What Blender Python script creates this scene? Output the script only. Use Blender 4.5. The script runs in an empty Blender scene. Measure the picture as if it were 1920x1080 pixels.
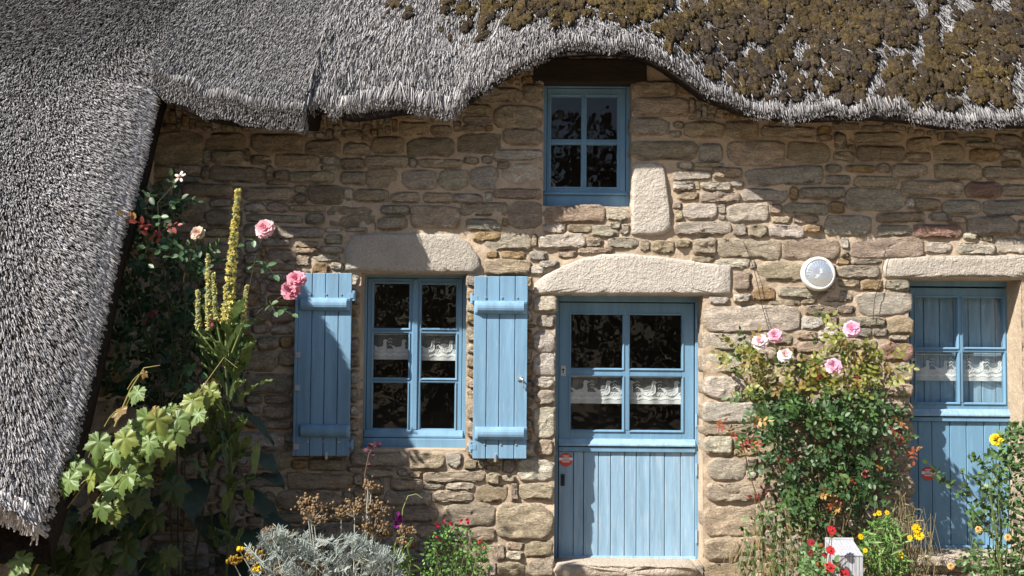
import bpy, math, random
import numpy as np
from mathutils import Vector, Matrix

R = random.Random(11)
rng = np.random.default_rng(11)
scene = bpy.context.scene
COL = scene.collection

# ------------------------------------------------------------ camera
F, DIST, EYE = 2000.0, 7.4, 1.65
PITCH, ROLL = math.radians(2.8), math.radians(0.5)
cd = bpy.data.cameras.new('camera')
cam = bpy.data.objects.new('camera', cd)
COL.objects.link(cam)
cd.sensor_width = 36
cd.lens = F / 1920 * 36
cd.clip_end = 500
CM = Matrix.Rotation(math.pi / 2 + PITCH, 3, 'X') @ Matrix.Rotation(ROLL, 3, 'Z')
cam.location = (0, -DIST, EYE)
cam.rotation_euler = CM.to_euler()
scene.camera = cam

# ------------------------------------------------------------ world, sun, exposure
to_sun = Vector((-1.36, -1.0, 1.60)).normalized()
w = bpy.data.worlds.new('World')
scene.world = w
w.use_nodes = True
nt = w.node_tree
sky = nt.nodes.new('ShaderNodeTexSky')
sky.sky_type = 'NISHITA'
sky.sun_disc = False
sky.sun_elevation = math.asin(to_sun.z)
sky.sun_rotation = math.atan2(to_sun.x, to_sun.y)
nt.links.new(sky.outputs[0], nt.nodes['Background'].inputs[0])
nt.nodes['Background'].inputs[1].default_value = 0.064
sd = bpy.data.lights.new('sun', 'SUN')
sun = bpy.data.objects.new('sun', sd)
COL.objects.link(sun)
sd.energy = 4.6
sd.angle = math.radians(0.53)
sd.color = (1.0, 0.95, 0.87)
sun.rotation_euler = to_sun.to_track_quat('Z', 'Y').to_euler()
scene.view_settings.view_transform = 'Standard'
scene.view_settings.look = 'None'
scene.view_settings.exposure = 1.1
scene.view_settings.gamma = 1.0


def P(px, py, fw=0.0):
    """photo pixel -> point on the plane fw metres in front of the wall"""
    d = CM @ Vector(((px - 960) / F, -(py - 540) / F, -1))
    t = (DIST - fw) / d.y
    return Vector((d.x * t, -fw, EYE + d.z * t))


# ------------------------------------------------------------ materials
def mat(name, col=(.5, .5, .5), rough=.7, attr=False, n1=None, n2=None, bump=None, trans=0, metal=0, spec=.5, stretch=None):
    """procedural material: colour (or 'Col' attribute) x two noises, bump"""
    m = bpy.data.materials.new(name)
    m.use_nodes = True
    t = m.node_tree
    N, L = t.nodes, t.links
    b = N['Principled BSDF']
    b.inputs['Roughness'].default_value = rough
    b.inputs['Metallic'].default_value = metal
    b.inputs['Specular IOR Level'].default_value = spec
    tc = N.new('ShaderNodeTexCoord')
    vec = tc.outputs['Object']
    if stretch:
        mp = N.new('ShaderNodeMapping')
        mp.inputs['Scale'].default_value = stretch
        L.new(vec, mp.inputs[0])
        vec = mp.outputs[0]
    if attr:
        a = N.new('ShaderNodeAttribute')
        a.attribute_name = 'Col'
        cur = a.outputs['Color']
    else:
        c = N.new('ShaderNodeRGB')
        c.outputs[0].default_value = (*col, 1)
        cur = c.outputs[0]
    for n in (n1, n2):
        if not n:
            continue
        scale, lo, hi = n[:3]
        tx = N.new('ShaderNodeTexNoise')
        tx.inputs['Scale'].default_value = scale
        tx.inputs['Detail'].default_value = 5
        tx.inputs['Roughness'].default_value = .65
        L.new(vec, tx.inputs['Vector'])
        mr = N.new('ShaderNodeMapRange')
        mr.inputs[1].default_value = .3
        mr.inputs[2].default_value = .7
        mr.inputs[3].default_value = lo
        mr.inputs[4].default_value = hi
        L.new(tx.outputs[0], mr.inputs[0])
        mx = N.new('ShaderNodeMix')
        mx.data_type = 'RGBA'
        if len(n) > 3:          # blend towards a second colour
            L.new(mr.outputs[0], mx.inputs[0])
            L.new(cur, mx.inputs[6])
            mx.inputs[7].default_value = (*n[3], 1)
        else:
            mx.blend_type = 'MULTIPLY'
            mx.inputs[0].default_value = 1
            L.new(cur, mx.inputs[6])
            L.new(mr.outputs[0], mx.inputs[7])
        cur = mx.outputs[2]
    L.new(cur, b.inputs['Base Color'])
    if bump:
        prev = None
        for scale, dist in bump:
            tx = N.new('ShaderNodeTexNoise')
            tx.inputs['Scale'].default_value = scale
            tx.inputs['Detail'].default_value = 6
            tx.inputs['Roughness'].default_value = .6
            L.new(vec, tx.inputs['Vector'])
            bp = N.new('ShaderNodeBump')
            bp.inputs['Strength'].default_value = 1
            bp.inputs['Distance'].default_value = dist
            L.new(tx.outputs[0], bp.inputs['Height'])
            if prev:
                L.new(prev, bp.inputs['Normal'])
            prev = bp.outputs[0]
        L.new(prev, b.inputs['Normal'])
    if trans:
        tr = N.new('ShaderNodeBsdfTranslucent')
        L.new(cur, tr.inputs[0])
        mx = N.new('ShaderNodeMixShader')
        mx.inputs[0].default_value = trans
        L.new(b.outputs[0], mx.inputs[1])
        L.new(tr.outputs[0], mx.inputs[2])
        L.new(mx.outputs[0], N['Material Output'].inputs[0])
    return m


def alpha_mat(name, col, alpha):
    m = mat(name, col, .8, trans=.3)
    m.use_transparent_shadow = True
    t = m.node_tree
    out = t.nodes['Material Output']
    src = out.inputs[0].links[0].from_socket
    tp = t.nodes.new('ShaderNodeBsdfTransparent')
    mx = t.nodes.new('ShaderNodeMixShader')
    mx.inputs[0].default_value = alpha
    t.links.new(tp.outputs[0], mx.inputs[1])
    t.links.new(src, mx.inputs[2])
    t.links.new(mx.outputs[0], out.inputs[0])
    return m


def glass_mat():
    m = bpy.data.materials.new('window_glass')
    m.use_nodes = True
    m.use_transparent_shadow = True
    t = m.node_tree
    t.nodes.remove(t.nodes['Principled BSDF'])
    g = t.nodes.new('ShaderNodeBsdfGlossy')
    g.inputs['Roughness'].default_value = .015
    tp = t.nodes.new('ShaderNodeBsdfTransparent')
    tp.inputs[0].default_value = (.9, .93, .92, 1)
    fr = t.nodes.new('ShaderNodeFresnel')
    ge = t.nodes.new('ShaderNodeNewGeometry')      # thin pane: same reflectance from either side
    io = t.nodes.new('ShaderNodeMapRange')
    io.inputs[3].default_value = 1.5
    io.inputs[4].default_value = 1 / 1.5
    t.links.new(ge.outputs['Backfacing'], io.inputs[0])
    t.links.new(io.outputs[0], fr.inputs[0])
    nz = t.nodes.new('ShaderNodeTexNoise')
    nz.inputs['Scale'].default_value = 6
    bp = t.nodes.new('ShaderNodeBump')
    bp.inputs['Distance'].default_value = .002
    tc = t.nodes.new('ShaderNodeTexCoord')
    t.links.new(tc.outputs['Object'], nz.inputs['Vector'])
    t.links.new(nz.outputs[0], bp.inputs['Height'])
    t.links.new(bp.outputs[0], g.inputs['Normal'])
    mx = t.nodes.new('ShaderNodeMixShader')
    t.links.new(fr.outputs[0], mx.inputs[0])
    t.links.new(tp.outputs[0], mx.inputs[1])
    t.links.new(g.outputs[0], mx.inputs[2])
    t.links.new(mx.outputs[0], t.nodes['Material Output'].inputs[0])
    return m


M = dict(
    stone=mat('stone', attr=True, rough=.9, n1=(9, .6, 1.28), n2=(60, .62, 1.28), bump=[(13, .045), (40, .026), (120, .010)], spec=.2, stretch=(1, 1, 2.4)),
    granite=mat('dressed_granite', attr=True, rough=.9, n1=(4, .88, 1.1), n2=(120, .72, 1.2), bump=[(34, .018), (90, .010)], spec=.25),
    mortar=mat('mortar', (.47, .37, .27), .95, n1=(5, .75, 1.15), n2=(60, .82, 1.12), bump=[(18, .012), (120, .004)], spec=.15),
    blue=mat('blue_paint', (.155, .297, .435), .5, n1=(3, .78, 1.12), n2=(14, -.9, .22, (.40, .48, .52)), bump=[(45, .0015)], spec=.35, stretch=(3, 3, .35)),
    blue_worn=mat('worn_blue_paint', (.24, .385, .52), .6, n1=(5, .76, 1.14), n2=(14, -.55, .45, (.50, .56, .60)), bump=[(60, .002)], spec=.3, stretch=(4, 4, .3)),
    shutter=mat('shutter_paint', (.185, .33, .47), .55, n1=(4, .76, 1.14), n2=(18, -.7, .30, (.45, .52, .56)), bump=[(55, .002)], spec=.3, stretch=(4, 4, .3)),
    glass=glass_mat(),
    dark_wood=mat('dark_oak', (.022, .014, .010), .9, n1=(8, .6, 1.3), bump=[(30, .004)], stretch=(.3, 2, 2)),
    thatch=mat('thatch_bed', (.035, .028, .024), 1, n1=(30, .5, 1.4), bump=[(80, .02)], spec=.05),
    reed=mat('reed', attr=True, rough=.75, spec=.2),
    moss=mat('moss', attr=True, rough=1, n1=(45, .45, 1.45), n2=(160, .55, 1.4), bump=[(70, .03), (220, .012)], spec=.05),
    leaf=mat('leaf', attr=True, rough=.45, n1=(25, .8, 1.2), trans=.22, spec=.4),
    petal=mat('petal', attr=True, rough=.7, trans=.3, spec=.2),
    stem=mat('stem', attr=True, rough=.7, spec=.2),
    metal=mat('galvanised_metal', (.55, .58, .6), .4, metal=.7, n1=(40, .75, 1.1)),
    iron=mat('dark_iron', (.03, .03, .035), .5, metal=.5),
    white=mat('white_plastic', (.72, .71, .68), .4, n1=(12, .9, 1.05)),
    chrome=mat('ribbed_lamp_glass', (.75, .8, .84), .22, metal=.75, bump=[(90, .002)]),
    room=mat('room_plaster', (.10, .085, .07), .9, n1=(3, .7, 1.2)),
    soil=mat('garden_soil', (.30, .235, .165), .95, n1=(1.2, .7, 1.15), n2=(30, .7, 1.2), bump=[(25, .02)], spec=.1),
    red=mat('sticker_red', (.62, .06, .04), .5),
    paper=mat('sticker_white', (.75, .76, .78), .5),
    ink=mat('sticker_ink', (.03, .05, .16), .5),
    box=mat('weathered_white_boards', (.42, .43, .46), .7, n1=(10, .75, 1.1), n2=(60, .85, 1.1), bump=[(40, .002)], stretch=(5, 5, .6)),
    net=alpha_mat('lace_net', (.88, .88, .88), .22),
    lace=alpha_mat('lace_motif', (.92, .92, .92), .75),
    thread=alpha_mat('lace_thread', (.9, .9, .9), .95),
)

# ------------------------------------------------------------ object helpers
WO = {}


def setp(o, label=None, cat=None, group=None, kind=None):
    for k, v in (('label', label), ('category', cat), ('group', group), ('kind', kind)):
        if v:
            o[k] = v
    return o


def place(o, parent, origin):
    po = WO.get(parent.name, Vector((0, 0, 0))) if parent else Vector((0, 0, 0))
    o.location = Vector(origin) - po
    COL.objects.link(o)
    if parent:
        o.parent = parent
    WO[o.name] = Vector(origin)


def root(name, origin, label, cat, group=None):
    o = bpy.data.objects.new(name, None)
    o.empty_display_size = .1
    place(o, None, origin)
    return setp(o, label, cat, group)


def obj(name, V, Fc, m, parent=None, origin=None, C=None, smooth=False, bevel=0, kind=None):
    """V world coordinates; Fc list of faces or int array (n,k)"""
    V = np.asarray(V, dtype=np.float64).reshape(-1, 3)
    if origin is None:
        origin = WO[parent.name] if parent else (0, 0, 0)
    L = V - np.array(origin)
    me = bpy.data.meshes.new(name)
    if isinstance(Fc, np.ndarray):
        n, k = Fc.shape
        me.vertices.add(len(L))
        me.vertices.foreach_set('co', L.astype(np.float32).ravel())
        me.loops.add(n * k)
        me.loops.foreach_set('vertex_index', Fc.astype(np.int32).ravel())
        me.polygons.add(n)
        me.polygons.foreach_set('loop_start', np.arange(0, n * k, k, dtype=np.int32))
        me.update(calc_edges=True)
    else:
        me.from_pydata([tuple(v) for v in L], [], Fc)
        me.update()
    if C is not None:
        C = np.asarray(C, dtype=np.float32)
        if C.ndim == 1:
            C = np.tile(C, (len(L), 1))
        a = me.attributes.new('Col', 'FLOAT_COLOR', 'POINT')
        a.data.foreach_set('color', np.hstack([C[:, :3], np.ones((len(C), 1), np.float32)]).ravel())
    if smooth:
        me.polygons.foreach_set('use_smooth', np.ones(len(me.polygons), dtype=bool))
    me.materials.append(m)
    o = bpy.data.objects.new(name, me)
    place(o, parent, origin)
    if bevel:
        bv = o.modifiers.new('bevel', 'BEVEL')
        bv.width = bevel
        bv.segments = 2
        bv.limit_method = 'ANGLE'
    if kind:
        o['kind'] = kind
    return o


class G:
    """collects simple solids"""
    def __init__(s):
        s.v, s.f = [], []

    def add(s, v, f):
        b = len(s.v)
        s.v += [tuple(q) for q in v]
        s.f += [tuple(b + i for i in q) for q in f]
        return s

    def box(s, x0, x1, y0, y1, z0, z1):
        return s.add([(x0, y0, z0), (x1, y0, z0), (x1, y1, z0), (x0, y1, z0), (x0, y0, z1), (x1, y0, z1), (x1, y1, z1), (x0, y1, z1)],
                     [(0, 3, 2, 1), (4, 5, 6, 7), (0, 1, 5, 4), (1, 2, 6, 5), (2, 3, 7, 6), (3, 0, 4, 7)])

    def prism_x(s, prof, x0, x1):
        """profile in (y,z) swept along x"""
        n = len(prof)
        v = [(x0, y, z) for y, z in prof] + [(x1, y, z) for y, z in prof]
        return s.add(v, [tuple(range(n))[::-1], tuple(range(n, 2 * n))] + [(i, (i + 1) % n, n + (i + 1) % n, n + i) for i in range(n)])

    def disc(s, c, r, y0, y1, n=28, r1=None):
        """cylinder along y round c=(x,z)"""
        r1 = r if r1 is None else r1
        v = [(c[0] + r * math.cos(a), y0, c[1] + r * math.sin(a)) for a in np.linspace(0, 2 * math.pi, n, endpoint=False)]
        v += [(c[0] + r1 * math.cos(a), y1, c[1] + r1 * math.sin(a)) for a in np.linspace(0, 2 * math.pi, n, endpoint=False)]
        return s.add(v, [tuple(range(n)), tuple(range(n, 2 * n))[::-1]] + [(i, n + i, n + (i + 1) % n, (i + 1) % n) for i in range(n)])

    def tube(s, pts, r, n=6):
        pts = [Vector(p) for p in pts]
        rings = []
        for i, p in enumerate(pts):
            t = (pts[min(i + 1, len(pts) - 1)] - pts[max(i - 1, 0)]).normalized()
            u = t.orthogonal().normalized()
            q = t.cross(u)
            rr = r[i] if isinstance(r, (list, tuple)) else r
            rings += [p + rr * (math.cos(a) * u + math.sin(a) * q) for a in np.linspace(0, 2 * math.pi, n, endpoint=False)]
        m_ = len(pts)
        f = [(i * n + k, i * n + (k + 1) % n, (i + 1) * n + (k + 1) % n, (i + 1) * n + k) for i in range(m_ - 1) for k in range(n)]
        f += [tuple(range(n))[::-1], tuple(range((m_ - 1) * n, m_ * n))]
        return s.add(rings, f)

    def build(s, name, m, parent=None, **k):
        return obj(name, s.v, s.f, m, parent, **k)


class Acc:
    """collects coloured triangles (numpy)"""
    def __init__(s):
        s.V, s.F, s.C, s.n = [], [], [], 0

    def add(s, V, Fc, C):
        V = np.asarray(V, float).reshape(-1, 3)
        C = np.asarray(C, float)
        if C.ndim == 1:
            C = np.tile(C, (len(V), 1))
        s.V.append(V)
        s.F.append(np.asarray(Fc) + s.n)
        s.C.append(C)
        s.n += len(V)

    def scatter(s, tv, tf, pos, dx, nz, sc, col):
        """copies of a template: x axis along dx, z axis near nz"""
        pos, dx, nz = (np.asarray(q, float).reshape(-1, 3) for q in (pos, dx, nz))
        n = len(pos)
        dx = dx / (np.linalg.norm(dx, axis=1, keepdims=True) + 1e-9)
        y = np.cross(nz, dx)
        y /= (np.linalg.norm(y, axis=1, keepdims=True) + 1e-9)
        z = np.cross(dx, y)
        sc = np.asarray(sc, float)
        if sc.ndim == 0:
            sc = np.full(n, float(sc))
        V = pos[:, None] + sc[:, None, None] * (tv[None, :, 0:1] * dx[:, None] + tv[None, :, 1:2] * y[:, None] + tv[None, :, 2:3] * z[:, None])
        k = len(tv)
        Fc = (np.arange(n) * k)[:, None, None] + tf[None]
        col = np.asarray(col, float)
        if col.ndim == 1:
            col = np.tile(col, (n, 1))
        s.add(V.reshape(-1, 3), Fc.reshape(-1, 3), np.repeat(col, k, axis=0))

    def tube(s, pts, r0, r1, col, n=5):
        pts = np.asarray(pts, float)
        t = np.gradient(pts, axis=0)
        t /= np.linalg.norm(t, axis=1, keepdims=True) + 1e-9
        up = np.array([.3, .9, .2])
        u = np.cross(t, up)
        u /= np.linalg.norm(u, axis=1, keepdims=True) + 1e-9
        q = np.cross(t, u)
        r = np.linspace(r0, r1, len(pts))[:, None, None]
        a = np.linspace(0, 2 * np.pi, n, endpoint=False)[None, :, None]
        V = pts[:, None] + r * (np.cos(a) * u[:, None] + np.sin(a) * q[:, None])
        f = []
        for i in range(len(pts) - 1):
            for k in range(n):
                a0, a1, b0, b1 = i * n + k, i * n + (k + 1) % n, (i + 1) * n + k, (i + 1) * n + (k + 1) % n
                f += [(a0, a1, b1), (a0, b1, b0)]
        s.add(V.reshape(-1, 3), np.array(f), col)

    def build(s, name, m, parent=None, **k):
        if not s.V:
            return None
        return obj(name, np.vstack(s.V), np.vstack(s.F), m, parent, C=np.vstack(s.C), **k)


def smooth01(a, b, x):
    t = np.clip((np.asarray(x, float) - a) / (b - a), 0, 1)
    return t * t * (3 - 2 * t)


def vnoise(x, y, seed=0):
    """cheap smooth value noise, 0..1"""
    x, y = np.asarray(x, float), np.asarray(y, float)
    xi, yi = np.floor(x).astype(int), np.floor(y).astype(int)
    xf, yf = x - xi, y - yi
    h = lambda a, b: np.modf(np.abs(np.sin(a * 127.1 + b * 311.7 + seed * 74.7) * 43758.5453))[0]
    u, v = xf * xf * (3 - 2 * xf), yf * yf * (3 - 2 * yf)
    return (h(xi, yi) * (1 - u) + h(xi + 1, yi) * u) * (1 - v) + (h(xi, yi + 1) * (1 - u) + h(xi + 1, yi + 1) * u) * v


# ------------------------------------------------------------ ground
gv = [(-80, -80, 0), (80, -80, 0), (80, 80, 0), (-80, 80, 0)]
setp(obj('ground', gv, [(0, 1, 2, 3)], M['soil']), kind='structure')

# ------------------------------------------------------------ cottage: wall
cottage = root('thatched_cottage', (0, 0, 0), 'stone cottage with thatched roof, blue doors, windows and shutters', 'house')

OPEN = dict(upper=(1019, 118, 1184, 387), window=(675, 513, 874, 843), door=(1040, 553, 1318, 1058), right=(1705, 524, 1918, 1040))
WX = {}
for k, (a, b, c, d) in OPEN.items():
    ym, xm = (b + d) / 2, (a + c) / 2
    WX[k] = (P(a, ym).x, P(c, ym).x, P(xm, d).z, P(xm, b).z)      # x0,x1,z0,z1
xs = sorted(set(np.round(np.concatenate([np.arange(-2.5, 5.0, .028)] + [[q[0], q[1]] for q in WX.values()]), 4)))
zs = sorted(set(np.round(np.concatenate([np.arange(-.1, 3.53, .028)] + [[q[2], q[3]] for q in WX.values()]), 4)))
XX, ZZ = np.meshgrid(xs, zs)
YY = -.004 - .018 * (vnoise(XX * 8, ZZ * 11, 3) - .5) - .016 * (vnoise(XX * 24, ZZ * 28, 5) - .5)
V = np.stack([XX, YY, ZZ], -1).reshape(-1, 3)
nx, nz = len(xs), len(zs)
xc, zc = (np.array(xs)[:-1] + np.array(xs)[1:]) / 2, (np.array(zs)[:-1] + np.array(zs)[1:]) / 2
XC, ZC = np.meshgrid(xc, zc)
keep = np.ones(XC.shape, bool)
for q in WX.values():
    keep &= ~((XC > q[0]) & (XC < q[1]) & (ZC > q[2]) & (ZC < q[3]))
ii, jj = np.nonzero(keep)
a = ii * nx + jj
Fq = np.stack([a, a + 1, a + nx + 1, a + nx], -1)
wall = obj('wall', V, Fq, M['mortar'], cottage, smooth=True)
for q in WX.values():                       # reveals: jambs, head, threshold
    x0, x1, z0, z1 = q
    v = [(x, y, z) for y in (0, .5) for x, z in ((x0, z0), (x1, z0), (x1, z1), (x0, z1))]
    obj('reveal', v, [(k, (k + 1) % 4, 4 + (k + 1) % 4, 4 + k) for k in range(4)], M['mortar'], wall)
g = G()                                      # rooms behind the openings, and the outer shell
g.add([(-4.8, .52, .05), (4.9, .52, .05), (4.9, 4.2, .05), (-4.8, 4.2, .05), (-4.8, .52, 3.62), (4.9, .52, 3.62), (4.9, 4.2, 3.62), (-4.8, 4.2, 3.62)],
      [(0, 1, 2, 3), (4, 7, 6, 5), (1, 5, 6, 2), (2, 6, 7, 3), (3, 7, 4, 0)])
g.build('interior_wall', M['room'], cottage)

# stones: traced boxes (pixels) with a tone letter: t tan, g grey, l light, p pink, o ochre, d dark, r rust
TR = '''868,197,920,216,t 926,199,1016,240,t 982,160,1018,192,g 900,165,980,192,t 945,242,1016,272,t 860,250,937,288,d 765,259,850,294,d
697,258,755,288,t 646,268,692,291,t 926,281,1015,301,l 934,306,954,316,t 943,308,1016,344,l 882,313,933,355,g 822,319,876,356,g 755,320,818,355,g
689,316,743,352,t 785,299,868,316,t 687,294,765,313,t 640,297,682,316,t 640,322,685,346,g 926,354,1015,373,p 851,365,904,380,g 794,362,851,381,t
734,361,787,380,t 666,355,727,378,t 954,377,1015,430,p 865,380,951,405,t 770,386,861,427,t 709,406,762,431,g 715,386,766,402,g 615,388,702,426,d
875,410,940,434,g 887,435,940,452,o 909,437,995,470,l 693,416,704,431,t 1022,387,1134,419,p 1137,390,1180,416,l 1019,420,1059,437,l
1066,422,1110,437,t 1110,424,1160,444,g 1144,418,1163,428,g 1163,422,1180,440,g 1010,441,1097,466,l 1098,447,1130,463,t 1141,447,1197,466,g
1222,452,1264,476,t 994,472,1024,488,l 913,473,934,484,o 940,472,983,486,o 910,487,994,516,t 1013,489,1047,501,l 995,500,1022,514,l
1047,470,1080,484,p 1085,465,1148,474,p 1000,556,1043,586,l 1008,590,1041,616,l 1000,618,1041,662,l 1000,664,1040,704,l 1003,707,1040,730,l
1002,733,1040,760,l 1000,764,1040,820,l 1006,824,1039,856,t 970,859,1037,901,l 974,906,1037,937,t 931,945,1037,1009,t 984,1014,1036,1045,t
951,1016,983,1031,p 990,1048,1037,1082,t 933,1055,984,1082,t 833,943,928,985,t 892,911,950,941,t 960,906,970,940,p 795,884,909,903,t
770,851,833,881,t 838,848,868,878,l 872,862,895,880,t 658,847,763,874,g 580,860,649,882,t 837,905,889,917,l 812,920,887,941,t 687,879,739,894,t
745,877,764,892,g 733,898,792,918,t 462,889,536,913,g 539,888,661,918,t 520,922,640,957,t 740,950,819,978,t 781,982,819,1009,t 881,989,928,1016,t
870,1022,930,1052,t 1188,154,1266,178,t 1187,184,1290,217,t 1183,222,1253,254,g 1263,229,1280,240,g 1256,247,1276,256,g 1284,229,1356,258,t
1183,265,1306,300,t 1312,270,1353,304,g 1364,266,1470,310,t 1478,268,1556,304,t 1362,228,1420,262,t 1428,238,1530,259,t 1398,314,1542,347,g
1270,305,1300,318,l 1262,321,1332,338,l 1336,316,1390,334,t 1263,341,1300,358,l 1273,361,1309,376,t 1314,343,1370,357,l 1313,360,1387,380,p
1392,354,1475,379,g 1499,353,1552,373,g 1280,383,1344,414,l 1347,383,1360,402,l 1363,382,1440,418,l 1471,381,1552,402,g 1450,407,1484,418,t
1266,417,1370,440,l 1374,421,1400,444,g 1403,423,1438,446,t 1440,423,1506,446,l 1267,394,1279,415,t 1607,274,1695,301,t 1564,285,1600,302,t
1700,258,1745,283,t 1748,269,1807,302,t 1818,280,1873,303,o 1590,249,1690,268,t 1673,308,1737,333,t 1751,309,1838,337,t 1843,312,1930,336,t
1587,311,1640,323,o 1548,310,1576,322,g 1547,329,1593,346,g 1602,331,1682,352,t 1690,340,1804,368,t 1810,341,1875,371,r 1879,347,1930,369,t
1542,352,1582,374,g 1586,354,1698,396,g 1701,371,1711,391,l 1714,372,1762,395,t 1768,376,1837,401,g 1843,376,1930,404,g 1644,399,1732,418,d
1743,399,1776,413,g 1545,405,1632,442,g 1814,408,1905,440,g 1909,413,1930,443,g 1644,422,1709,443,g 1712,422,1803,446,r 1807,437,1829,449,l
1834,443,1860,452,t 1594,447,1730,484,p 1734,455,1783,477,l 1793,455,1864,477,l 1867,448,1930,476,l 1468,449,1574,486,p 1568,498,1648,522,g
1570,487,1593,496,o 1300,446,1342,478,t 1345,450,1463,484,g 1300,482,1338,492,t 1342,487,1404,503,l 1376,509,1408,547,p 1419,492,1505,527,t
1376,552,1407,566,l 1409,538,1453,565,o 1459,538,1532,560,g 1535,546,1596,566,t 1442,564,1499,573,t 1320,573,1499,622,l 1330,558,1366,570,l
1510,573,1566,590,t 1569,573,1602,589,d 1606,548,1708,590,l 1663,595,1711,628,t 1575,595,1657,612,g 1504,596,1544,618,l 1495,622,1532,638,p
1636,617,1663,631,g 1648,641,1711,677,r 1657,682,1710,717,t 1660,720,1710,746,t 1318,627,1407,658,l 1318,663,1401,700,l 1319,706,1401,748,l
1497,641,1544,662,p 1319,754,1420,792,l 1318,797,1416,814,t 1319,818,1372,852,l 1328,858,1398,901,l 1324,906,1429,940,t 1320,948,1416,1005,t
1322,1011,1384,1050,t 1322,1056,1404,1084,t 1656,756,1711,783,t 1656,791,1711,831,t 1645,836,1711,884,t 1656,892,1712,930,t 1659,938,1712,966,t
1662,974,1712,1005,t 286,212,308,236,t 285,247,380,308,t 388,250,460,278,t 472,253,566,286,t 574,264,638,289,t 399,283,458,306,t 472,292,508,308,t
516,290,599,314,t 394,313,497,342,t 544,322,627,342,t 458,351,552,378,t 579,349,644,382,d 344,346,436,370,t 463,403,566,417,g 574,401,608,418,g
522,426,606,447,g 491,450,544,461,g 502,467,554,492,t 586,478,636,490,g 555,453,597,464,t 324,378,383,414,t 391,456,430,486,t 485,631,522,656,g
453,635,479,656,t 457,660,520,696,t 461,700,546,737,g 442,811,532,841,l 493,760,546,786,t 473,845,546,880,t 473,578,505,603,t'''
TONE = dict((k, tuple(1.2 * q for q in v)) for k, v in dict(t=(.45, .37, .27), g=(.43, .38, .305), l=(.56, .50, .42), p=(.46, .36, .275), o=(.42, .29, .16), d=(.32, .265, .20), r=(.36, .235, .18)).items())
stones = []
for s in TR.split():
    q = s.split(',')
    stones.append((*map(float, q[:4]), q[4]))
EAVE = [(262, 158), (285, 170), (300, 180), (330, 200), (360, 215), (400, 230), (450, 238), (500, 241), (570, 243), (580, 211), (620, 215), (655, 228), (690, 225),
        (760, 214), (850, 218), (870, 203), (900, 180), (940, 155), (985, 125), (1020, 108), (1060, 98), (1110, 95), (1160, 100), (1210, 112), (1250, 132),
        (1290, 160), (1330, 190), (1400, 218), (1480, 230), (1560, 228), (1640, 225), (1700, 230), (1770, 243), (1850, 240), (1930, 240), (2300, 240)]
# special shaped blocks: outlines in pixels
BLOCKS = [
    ([(648, 508), (646, 470), (660, 441), (700, 437), (780, 437), (850, 438), (880, 455), (898, 482), (903, 500), (890, 513), (760, 512)], (.45, .405, .345), .035),
    ([(1000, 552), (1001, 531), (1020, 516), (1048, 502), (1085, 486), (1130, 476), (1180, 475), (1240, 481), (1310, 491), (1370, 499), (1372, 525), (1371, 553), (1180, 553)], (.53, .48, .42), .03),
    ([(1657, 520), (1655, 500), (1662, 486), (1720, 481), (1800, 479), (1880, 478), (1960, 478), (1960, 522), (1800, 522), (1725, 524)], (.47, .42, .36), .03),
    ([(1184, 441), (1183, 380), (1185, 309), (1215, 304), (1243, 309), (1250, 340), (1256, 390), (1260, 430), (1240, 441), (1210, 443)], (.53, .475, .41), .035),
]
# fill what is left with small rubble
S = 2
W_, H_ = 1940 // S, 1090 // S
occ = np.zeros((H_, W_), bool)
occ[:, :284 // S] = True
for x in range(W_):
    yy = np.interp(x * S, [e[0] for e in EAVE], [e[1] for e in EAVE])
    occ[:max(0, int((yy - 14) / S)), x] = True
mark = lambda x0, y0, x1, y1, m=0: occ.__setitem__((slice(max(0, int((y0 - m) / S)), int((y1 + m) / S) + 1), slice(max(0, int((x0 - m) / S)), int((x1 + m) / S) + 1)), True)
for q in OPEN.values():
    mark(*q, 1)
for s in stones:
    mark(*s[:4], 1.5)
for pl, _, _ in BLOCKS:
    mark(min(p[0] for p in pl), min(p[1] for p in pl), max(p[0] for p in pl), max(p[1] for p in pl), 1)
mark(1190, 100, 1320, 150)
for y in range(0, H_):
    x = 0
    while x < W_:
        if occ[y, x]:
            x += 1
            continue
        wmax, hmax = R.randint(14, 46), R.randint(8, 17)
        wd = 0
        while x + wd < W_ and wd < wmax and not occ[y, x + wd]:
            wd += 1
        hh = 1
        while hh < hmax and y + hh < H_ and not occ[y + hh, x:x + wd].any():
            hh += 1
        if wd >= 5 and hh >= 4:
            j = lambda: R.uniform(.3, 1.6)
            stones.append((x * S + j(), y * S + j(), (x + wd) * S - j() - 1, (y + hh) * S - j() - 1, R.choice('tttgglpot')))
            mark(x * S, y * S, (x + wd) * S, (y + hh) * S, 1.2)
            x += wd
        else:
            x += max(1, wd)


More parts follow.
